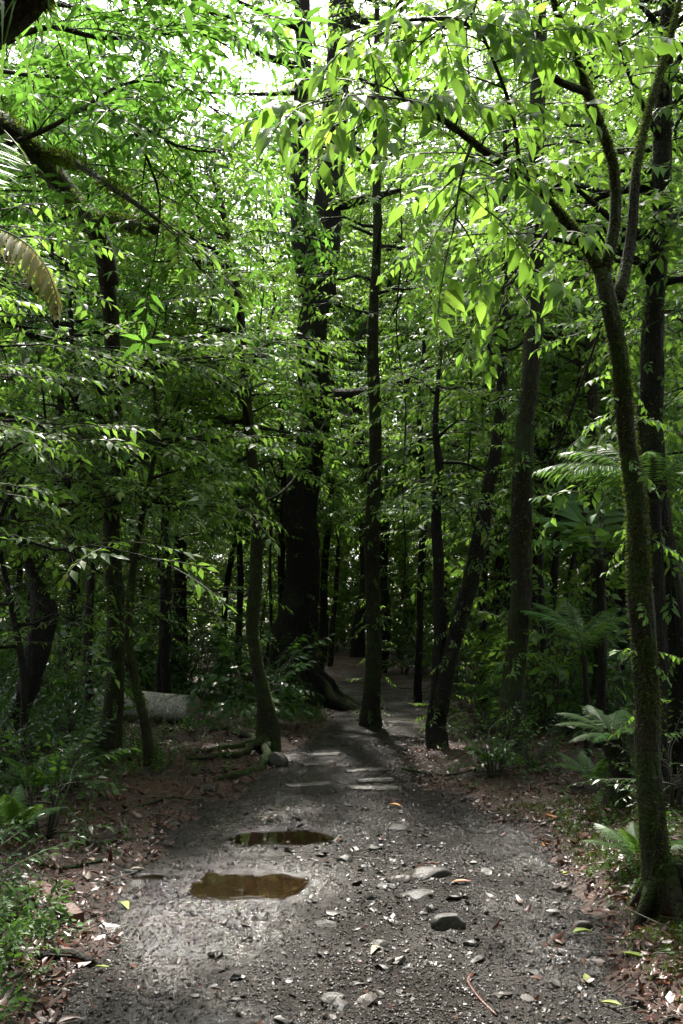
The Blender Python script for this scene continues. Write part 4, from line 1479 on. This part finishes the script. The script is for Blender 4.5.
r = np.random.default_rng(5)
fern_me = [frond_mesh(np.random.default_rng(60 + i), 1.0, 22, .24, .03, .35, 1.0, True).mesh('fern_frond', [M['frond'], M['twig']], False) for i in range(2)]
palm_me = [frond_mesh(np.random.default_rng(70 + i), 1.6, 30, .42, .035, .55, 1.25, False).mesh('palm_frond', [M['frond'], M['twig']]) for i in range(2)]
broad_me = [frond_mesh(np.random.default_rng(80 + i), 1.0, 6, .42, .13, .3, .7, False, hang=.1).mesh('broad_frond', [M['frond'], M['twig']]) for i in range(2)]
dead_me = frond_mesh(np.random.default_rng(90), 1.2, 26, .26, .03, .3, 1.5, False, hang=.5).mesh('dead_frond', [M['frond_dead'], M['twig']])

fb = G(614, 806)
fc = P(612, 738, fb[1])
plant('tree_fern', 'small tree fern with a short dark trunk on the mossy right bank', 'fern', fb, fc,
      [(180, 22, .46), (205, 8, .42), (150, 30, .48), (100, 35, .5), (60, 30, .5), (10, 25, .5), (-40, 20, .45), (-85, 20, .45), (235, 10, .42)], fern_me[0], .09, stemm='bark_moss')
pb = onG(2.35, 7.6)
plant('palm', 'palm with big arching fronds half hidden behind the nearest mossy tree', 'palm', pb, P(652, 500, 7.6),
      [(178, 18, .62), (150, 35, .55), (210, 15, .55), (115, 40, .6), (250, 25, .5), (60, 40, .6), (0, 30, .6), (-60, 30, .6)], palm_me[0], .06)
pc = G(599, 748)
plant('palm', 'palm with broad ribbed leaves left of the nearest tree in the right thicket', 'palm', pc, P(600, 560, pc[1]),
      [(172, 38, .95), (140, 60, .9), (200, 15, .9), (60, 58, .9), (15, 34, .9), (-30, 28, .85), (240, 30, .8), (110, 62, .95), (285, 25, .8)], broad_me[0], .05)
pd = onG(P(585, 700, 10.3)[0], 10.3)
plant('palm', 'young palm whose pale arching frond shows right of the tall tree', 'palm', pd, P(584, 655, 10.3),
      [(180, 40, .52), (150, 50, .5), (100, 55, .5), (40, 45, .5), (-20, 40, .5), (230, 35, .42), (280, 40, .4)], palm_me[1], .03)
pe = onG(P(440, 660, 15.2)[0], 15.2)
plant('palm', 'palm with drooping fronds in the back right of the clearing', 'palm', pe, P(438, 535, 15.2),
      [(180, 25, .7), (215, 20, .7), (140, 40, .7), (90, 50, .7), (30, 35, .7), (-30, 30, .7), (-90, 25, .7)], palm_me[0], .06)
pf = onG(P(165, 650, 15.6)[0], 15.6)
plant('palm', 'palm with fine fronds in the shade behind the pale log', 'palm', pf, P(168, 545, 15.6),
      [(180, 30, .6), (140, 40, .65), (0, 30, .65), (40, 45, .6), (-40, 25, .6), (230, 20, .6), (280, 30, .6), (95, 60, .6)], palm_me[1], .05)
pg = onG(-1.95, 4.3)
plant('palm', 'palm beyond the left edge with a yellow drooping frond', 'palm', pg, P(-55, 228, 4.3),
      [(-20, -12, .72), (90, 50, .7), (140, 45, .7), (190, 40, .7), (240, 40, .7)], [dead_me] + [palm_me[0]] * 4, .05)
for i, (u, v, sc, lab) in enumerate([(38, 800, .5, 'fern in the dark herbs at the left bank'), (595, 790, .42, 'low fern at the edge of the mossy right bank'), (490, 772, .4, 'low fern at the foot of the tall straight tree'),
                                     (642, 870, .35, 'small fern on the moss behind the nearest trunk'), (12, 842, .42, 'bright fern at the left edge below the dark herbs'), (230, 700, .5, 'pale fern right of the cut log'),
                                     (455, 700, .55, 'fern growing behind the forked tree'), (580, 735, .5, 'fern in the shade left of the tree fern'), (62, 760, .5, 'fern left of the mossy arching tree')]):
    g = G(u, v)
    plant('fern', lab, 'fern', g, g + UP * .04, [(a + 13 * i, 28 + 9 * ((k * 7 + i) % 4), sc * (1 + .1 * math.sin(k * 2 + i))) for k, a in enumerate(range(0, 360, 45))], fern_me[i % 2])


# ------------------------------------------------------------------ saplings, shrubs: one of each kind, then copies
def sapling(seed, Ht, kind='small', n=26, length=1.3, t0=.2, leafm='leaf_mid', sc=1.0, barkm='bark_dark', r0=.035, name='sapling', gap=.25, sgap=.15, elev=(-8, 32)):
    T = Tree(seed)
    r = T.r
    pts = [np.array([0, 0, -.15])]
    for k in range(1, 6):
        pts.append(np.array([r.normal(0, .05 * Ht / 5) * k, r.normal(0, .05 * Ht / 5) * k, Ht * k / 5]))
    T.trunk(pts, np.linspace(r0 * 1.3, .008, 6), 9, .12, .2)
    T.auto(t0, 1, n, length, kind, elev, .15, sc, gap, (.35, .8), sgap, taper=.35)
    o = T.finish(name, None, name.replace('_', ' '), M[barkm], M[leafm], base=(0, 0, 0))
    return o


SAP = [sapling(200, 6.5, n=30, t0=.38, sc=.85), sapling(201, 5.2, n=24, t0=.4, leafm='leaf_mid'), sapling(202, 8.0, n=30, t0=.34, length=1.5, sc=1.2), sapling(203, 4.4, n=20, t0=.35, length=1.1, kind='fine', sc=1.3),
       sapling(204, 7.0, n=22, t0=.36, kind='big', length=1.5, sc=.62, sgap=.2), sapling(205, 9.0, n=32, t0=.42, kind='mid', length=1.7, leafm='leaf_lance'),
       sapling(206, 11, n=46, t0=.3, kind='mid', length=2.1, r0=.06, sgap=.14), sapling(207, 12.5, n=48, t0=.34, kind='mid', length=2.2, r0=.07, leafm='leaf_lance', sgap=.14)]


def zone(x, y):
    u = 341.5 + x / y * F
    d = 'near' if y < 9.5 else ('beside the path' if y < 15 else 'at the back')
    return u, d


def sap_label(u, y):
    side = 'far left' if u < 60 else 'left' if u < 215 else 'centre left' if u < 345 else 'centre right' if u < 440 else 'right' if u < 570 else 'far right'
    where = {'far left': 'left of the arching tree', 'left': 'between the arching tree and slim tree', 'centre left': 'around the thickest trunk', 'centre right': 'between the middle and forked trees',
             'right': 'between the forked tree and slender straight trunk', 'far right': 'around the nearest tree'}[side]
    depth = 'in the front row' if y < 11 else 'in the middle rows' if y < 17 else 'in the back rows'
    return where, depth


TRUNKS = [(b1[0], Y1, .6), (b2[0], Y2, .4), (b3[0], Y3, .4), (b5[0], Y5, .4), (b6[0], Y6, .5), (b7[0], Y7, .4), (b8[0], Y8, .5), (b9[0], Y9, .4)]


def scatter(protos, spots, noun, cat, r, smin=.8, smax=1.2, fixed=None):
    first = {}
    for i, (x, y, k) in enumerate(spots):
        o = protos[k]
        c = o if k not in first else copy_tree(o)
        first[k] = 1
        c.location = (x, y, float(H(x, y)))
        c.rotation_euler = (0, 0, r.uniform(0, 6.28))
        s = r.uniform(smin, smax)
        c.scale = (s, s, s * r.uniform(.9, 1.1))
        u = 341.5 + x / max(y, 1) * F
        wh, dp = sap_label(u, y)
        c['label'] = f'{noun} {dp} {wh}'
        c['group'] = f'{noun}s {dp} {wh}'
        c['category'] = cat
    for k, o in enumerate(protos):
        if k not in first:
            for ch in list(o.children):
                bpy.data.objects.remove(ch)
            bpy.data.objects.remove(o)


def poisson(n, yr, xr_f, minpath, mind, r, tries=6000, extra=None):
    out = []
    for _ in range(tries):
        y = math.sqrt(r.uniform(yr[0] ** 2, yr[1] ** 2))
        x = r.uniform(-1, 1) * xr_f(y)
        s, _ = path_side(np.array(x), np.array(y))
        if s < minpath(y):
            continue
        if extra and not extra(x, y):
            continue
        if any((x - a) ** 2 + (y - b) ** 2 < mind ** 2 for a, b in out):
            continue
        if any((x - a) ** 2 + (y - b) ** 2 < c * c for a, b, c in TRUNKS):
            continue
        out.append((x, y))
        if len(out) >= n:
            break
    return out


r = np.random.default_rng(31)


KEEP = [(225, 360, 17.0), (355, 392, 14.4), (425, 500, 12.0), (498, 552, 11.4), (585, 612, 13.0), (610, 690, 8.5), (88, 130, 11.2), (125, 215, 13.0)]


def clear_front(x, y):
    u = 341.5 + x / y * F
    if 205 < u < 575 and y < 11.5:
        return False
    if u > 480 and y < 9.5 and u < 660:
        return False
    if -.2 < x < 2.4 and 14.5 < y < 22:
        return False
    m = .45 / y * F
    return not any(a - m < u < b + m and y < Y + .3 for a, b, Y in KEEP)


sp = poisson(44, (7.5, 24), lambda y: .40 * y + .8, lambda y: .55 if y < 16 else .25, .95, r, extra=clear_front)
sp2 = poisson(24, (18, 29), lambda y: .42 * y + .6, lambda y: .5, 1.5, r, extra=clear_front)
scatter(SAP, [(x, y, int(r.integers(6))) for x, y in sp] + [(x, y, 6 + int(r.integers(2))) for x, y in sp2], 'slender leafy sapling', 'sapling', r)


def shrub(seed, Ht, kind, leafm, n=9, sc=1.0):
    T = Tree(seed)
    r = T.r
    for k in range(n):
        a = r.uniform(0, 6.28)
        le = r.uniform(.1, .55)
        L = Ht * r.uniform(.55, 1.1)
        d = np.array([math.cos(a) * math.sin(le), math.sin(a) * math.sin(le), math.cos(le)])
        b = np.array([math.cos(a), math.sin(a), 0]) * .05
        T.limb([b - UP * .05, b + d * L * .5, b + d * L - UP * .08 * L], .012, .004, kind, .2, .14, (.15, .35), .13, sc, 5, .05)
    T.tp = np.array([[0, 0, 0.0]])
    o = empty('shrub', (0, 0, 0), None, 'shrub')
    T.tr.build('stem', [M['twig']], o)
    cb = MB()
    for (kind, i), Lx in T.sp.items():
        cb.inst(SPR[kind][i], np.array([q[0] for q in Lx]), np.array([q[1] for q in Lx]))
    cb.build('foliage', [M[leafm], M['twig']], o)
    return o


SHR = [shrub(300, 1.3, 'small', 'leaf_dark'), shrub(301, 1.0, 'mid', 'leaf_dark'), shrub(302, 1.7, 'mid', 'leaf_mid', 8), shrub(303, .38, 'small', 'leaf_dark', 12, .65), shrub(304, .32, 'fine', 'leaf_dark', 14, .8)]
r = np.random.default_rng(32)


def sh_clear(x, y):
    u = 341.5 + x / y * F
    if 262 < u < 352 and 11 < y < 17.8:
        return False
    if 80 < u < 250 and 7.2 < y < 15.4:      # bare wet soil in front of the log
        return False
    if 380 < u < 600 and y < 12.5:
        return False
    return True


spots = [(x, y, int(r.choice([0, 1, 2, 0, 1]))) for x, y in poisson(84, (9.5, 25), lambda y: .38 * y + .4, lambda y: .75 if y < 15 else .4, .7, r, extra=sh_clear)]
spots += [(x, y, int(r.choice([3, 4]))) for x, y in poisson(34, (4.6, 14), lambda y: .38 * y + .3, lambda y: .65, .5, r, extra=sh_clear)]
for (u_, v_, k_) in [(494, 776, 3), (534, 768, 4), (70, 790, 3), (40, 770, 4)]:
    g_ = G(u_, v_)
    spots.append((g_[0], g_[1], k_))
scatter(SHR, spots, 'low bushy shrub', 'shrub', r, .75, 1.2)

# small plant growing from the bare soil beside the log, and other low plants are in the ground cover
# ------------------------------------------------------------------ lianas
for i, (pl, ys, rr, lab) in enumerate([
    ([(334, 392), (322, 425), (300, 470), (275, 495), (240, 508)], [16, 15.5, 14.5, 14, 13.5], .02, 'curved liana sagging left of the thickest trunk'),
    ([(250, 130), (262, 260), (258, 400), (270, 520), (262, 640)], [15, 15, 15, 15, 15], .012, 'thin liana hanging behind the leaning slim tree'),
    ([(400, -20), (404, 150), (398, 300), (405, 450), (402, 600)], [14, 14, 14.2, 14, 14], .012, 'thin liana hanging right of the middle tree'),
    ([(470, -20), (466, 160), (474, 320), (468, 450), (480, 560)], [13, 13, 13, 13, 13], .012, 'thin liana hanging above the right-leaning trunk'),
    ([(640, 120), (600, 330), (570, 420), (545, 470)], [9, 9.5, 10, 10.4], .012, 'liana slanting from the dark right tree towards the tall tree'),
    ([(160, 60), (165, 260), (158, 420), (166, 560)], [12, 12, 12, 12], .010, 'thin liana hanging over the pale log'),
    ([(215, 250), (205, 330), (180, 400), (150, 440), (118, 450)], [11.5, 11.3, 11.2, 11.3, 11.4], .014, 'liana looping from the mossy arching tree to the right'),
]):
    p, q = smooth_pts(poly(pl, ys), np.full(len(pl), rr), .12)
    p = p + np.stack([.03 * np.sin(np.arange(len(p)) * .35 + i), .03 * np.cos(np.arange(len(p)) * .3), 0 * q], 1)
    mb = MB()
    tube(mb, p, q, 7, 0, .15)
    tag(mb.build('liana', [M['bark_moss']], loc=p[0]), lab, 'liana')

# ------------------------------------------------------------------ tall forest trees behind and overhead
TALL = [sapling(400, 19, 'big', 22, 4.4, .42, 'leaf_far', 1.2, 'bark_dark', .2, 'forest_tree', .6, .34, (0, 40)), sapling(401, 15, 'big', 20, 3.8, .4, 'leaf_far', 1.1, 'bark_dark', .16, 'forest_tree', .55, .34, (-5, 35)),
        sapling(402, 23, 'big', 22, 4.8, .52, 'leaf_far', 1.25, 'bark_red', .24, 'forest_tree', .65, .36, (0, 45))]
r = np.random.default_rng(33)
sp = [(x, y, int(r.integers(3))) for x, y in poisson(26, (25, 44), lambda y: .42 * y + 2, lambda y: 1.0, 2.6, r, extra=lambda x, y: not 175 < 341.5 + x / y * F < 300)]
scatter(TALL, sp, 'tall forest tree', 'tree', r, .85, 1.15)
for (u_, y_, sd_, h_, lb) in [(170, 14.5, 501, 9.0, 'tall leafy understory tree rising behind the pale log, above the slim leaning tree'), (70, 13.5, 502, 9.5, 'tall leafy understory tree in the left thicket behind the arching tree'), (500, 20.5, 505, 13, 'tall leafy understory tree at the back right, beyond the tall straight tree'), (600, 15.5, 506, 11, 'tall leafy understory tree in the right thicket behind the slender straight trunk'), (375, 28, 507, 13.5, 'tall leafy understory tree farthest back, behind the middle tree'), (330, 27, 508, 14, 'tall leafy understory tree far back right of the thickest trunk'),
    (225, 21, 504, 8.5, 'leafy understory tree far back left of the thickest trunk')]:
    o = sapling(sd_, h_, 'mid', 40, 2.0, .42, 'leaf_lance' if sd_ < 503 else 'leaf_mid', 1.0, r0=.06, name='understory_tree', sgap=.13, gap=.22)
    x_ = P(u_, 600, y_)[0]
    o.location = (x_, y_, float(H(x_, y_)))
    tag(o, lb, 'tree')
side = [(-6.5, 8, 0), (7.0, 7.0, 1), (-8.0, 15, 2), (7.2, 13, 0), (-5.8, 2.0, 1), (6.4, 1, 2), (-4, -7, 0), (4.5, -8, 1), (-8, -3, 2), (9, -3, 0), (0, -14, 2)]  # trees beyond the frame, added to shade the scene and hold back skylight
for x, y, k in side:
    c = copy_tree(TALL[k])
    c.location = (x, y, float(H(x, y)))
    c.rotation_euler = (0, 0, r.uniform(0, 6.28))
    nm = ('left' if x < 0 else 'right')
    c['label'] = f'tall forest tree added for shade outside the {nm} edge of the view' if y > 0 else 'unseen tall forest tree added behind the viewer to block skylight'
    c['group'] = f'tall forest trees added for shade outside the {nm} edge' if y > 0 else 'unseen tall forest trees added behind the viewer'

# far wood, plus an unseen leaf ring added behind the viewer to block skylight
mb = MB()
r = np.random.default_rng(34)
nfar = 76000
pick = r.uniform(0, 1, nfar)
az = np.where(pick < .52, r.uniform(-.55, .55, nfar), np.where(pick < .78, math.pi + r.uniform(-1.25, 1.25, nfar), r.uniform(-math.pi, math.pi, nfar)))
az = (az + math.pi) % (2 * math.pi) - math.pi
rad = np.where(np.abs(az) < .6, r.uniform(31, 46, nfar), np.where(np.abs(az) > 1.8, r.uniform(5, 12, nfar), r.uniform(18, 28, nfar)))
z = r.beta(1.05, 1.6, nfar) * 21 + .1
z = np.where(r.uniform(0, 1, nfar) < .2, r.uniform(.1, 6, nfar), z)
x, y = rad * np.sin(az), rad * np.cos(az)
cl = nz(x * .9 + z * .3, y * .9 + z * .7, .9, 41) + .6 * nz(x + z, z * 1.3 - y, 1.5, 42)
k = (cl > -.75 + .035 * z) | (z < 6.5)
k &= ~((az > -.15) & (az < -.06) & (z > 12.5))        # the opening where the sky shows
x, y, z = x[k], y[k], z[k]
n = len(x)
big = SPR['big']
for j in range(len(big)):
    q = slice(j * n // len(big), (j + 1) * n // len(big))
    mb.inst(big[j], rand_rot(r, len(x[q]), .6) * r.uniform(.7, 1.5, len(x[q]))[:, None, None], np.stack([x[q], y[q], z[q] + np.maximum(H(x[q], y[q]), 0)], 1))
tag(mb.build('far_woods_and_rear_screen', [M['leaf_far'], M['twig']]), 'dense far wood behind the trees, plus unseen leaves added behind the viewer to block skylight', 'forest', kind='stuff')

# ------------------------------------------------------------------ render settings
scene.render.engine = 'CYCLES'
cy = scene.cycles
cy.max_bounces = 8
cy.diffuse_bounces = 4
cy.glossy_bounces = 3
cy.transmission_bounces = 5
cy.transparent_max_bounces = 4
cy.sample_clamp_indirect = 6.0
cy.caustics_reflective = False
cy.caustics_refractive = False
cy.use_denoising = True
try:
    cy.denoiser = 'OPENIMAGEDENOISE'
except Exception:
    pass
vs = scene.view_settings
vs.view_transform = 'Standard'
vs.look = 'None'
vs.gamma = 1.0
vs.exposure = 2.05
vs.use_curve_mapping = False
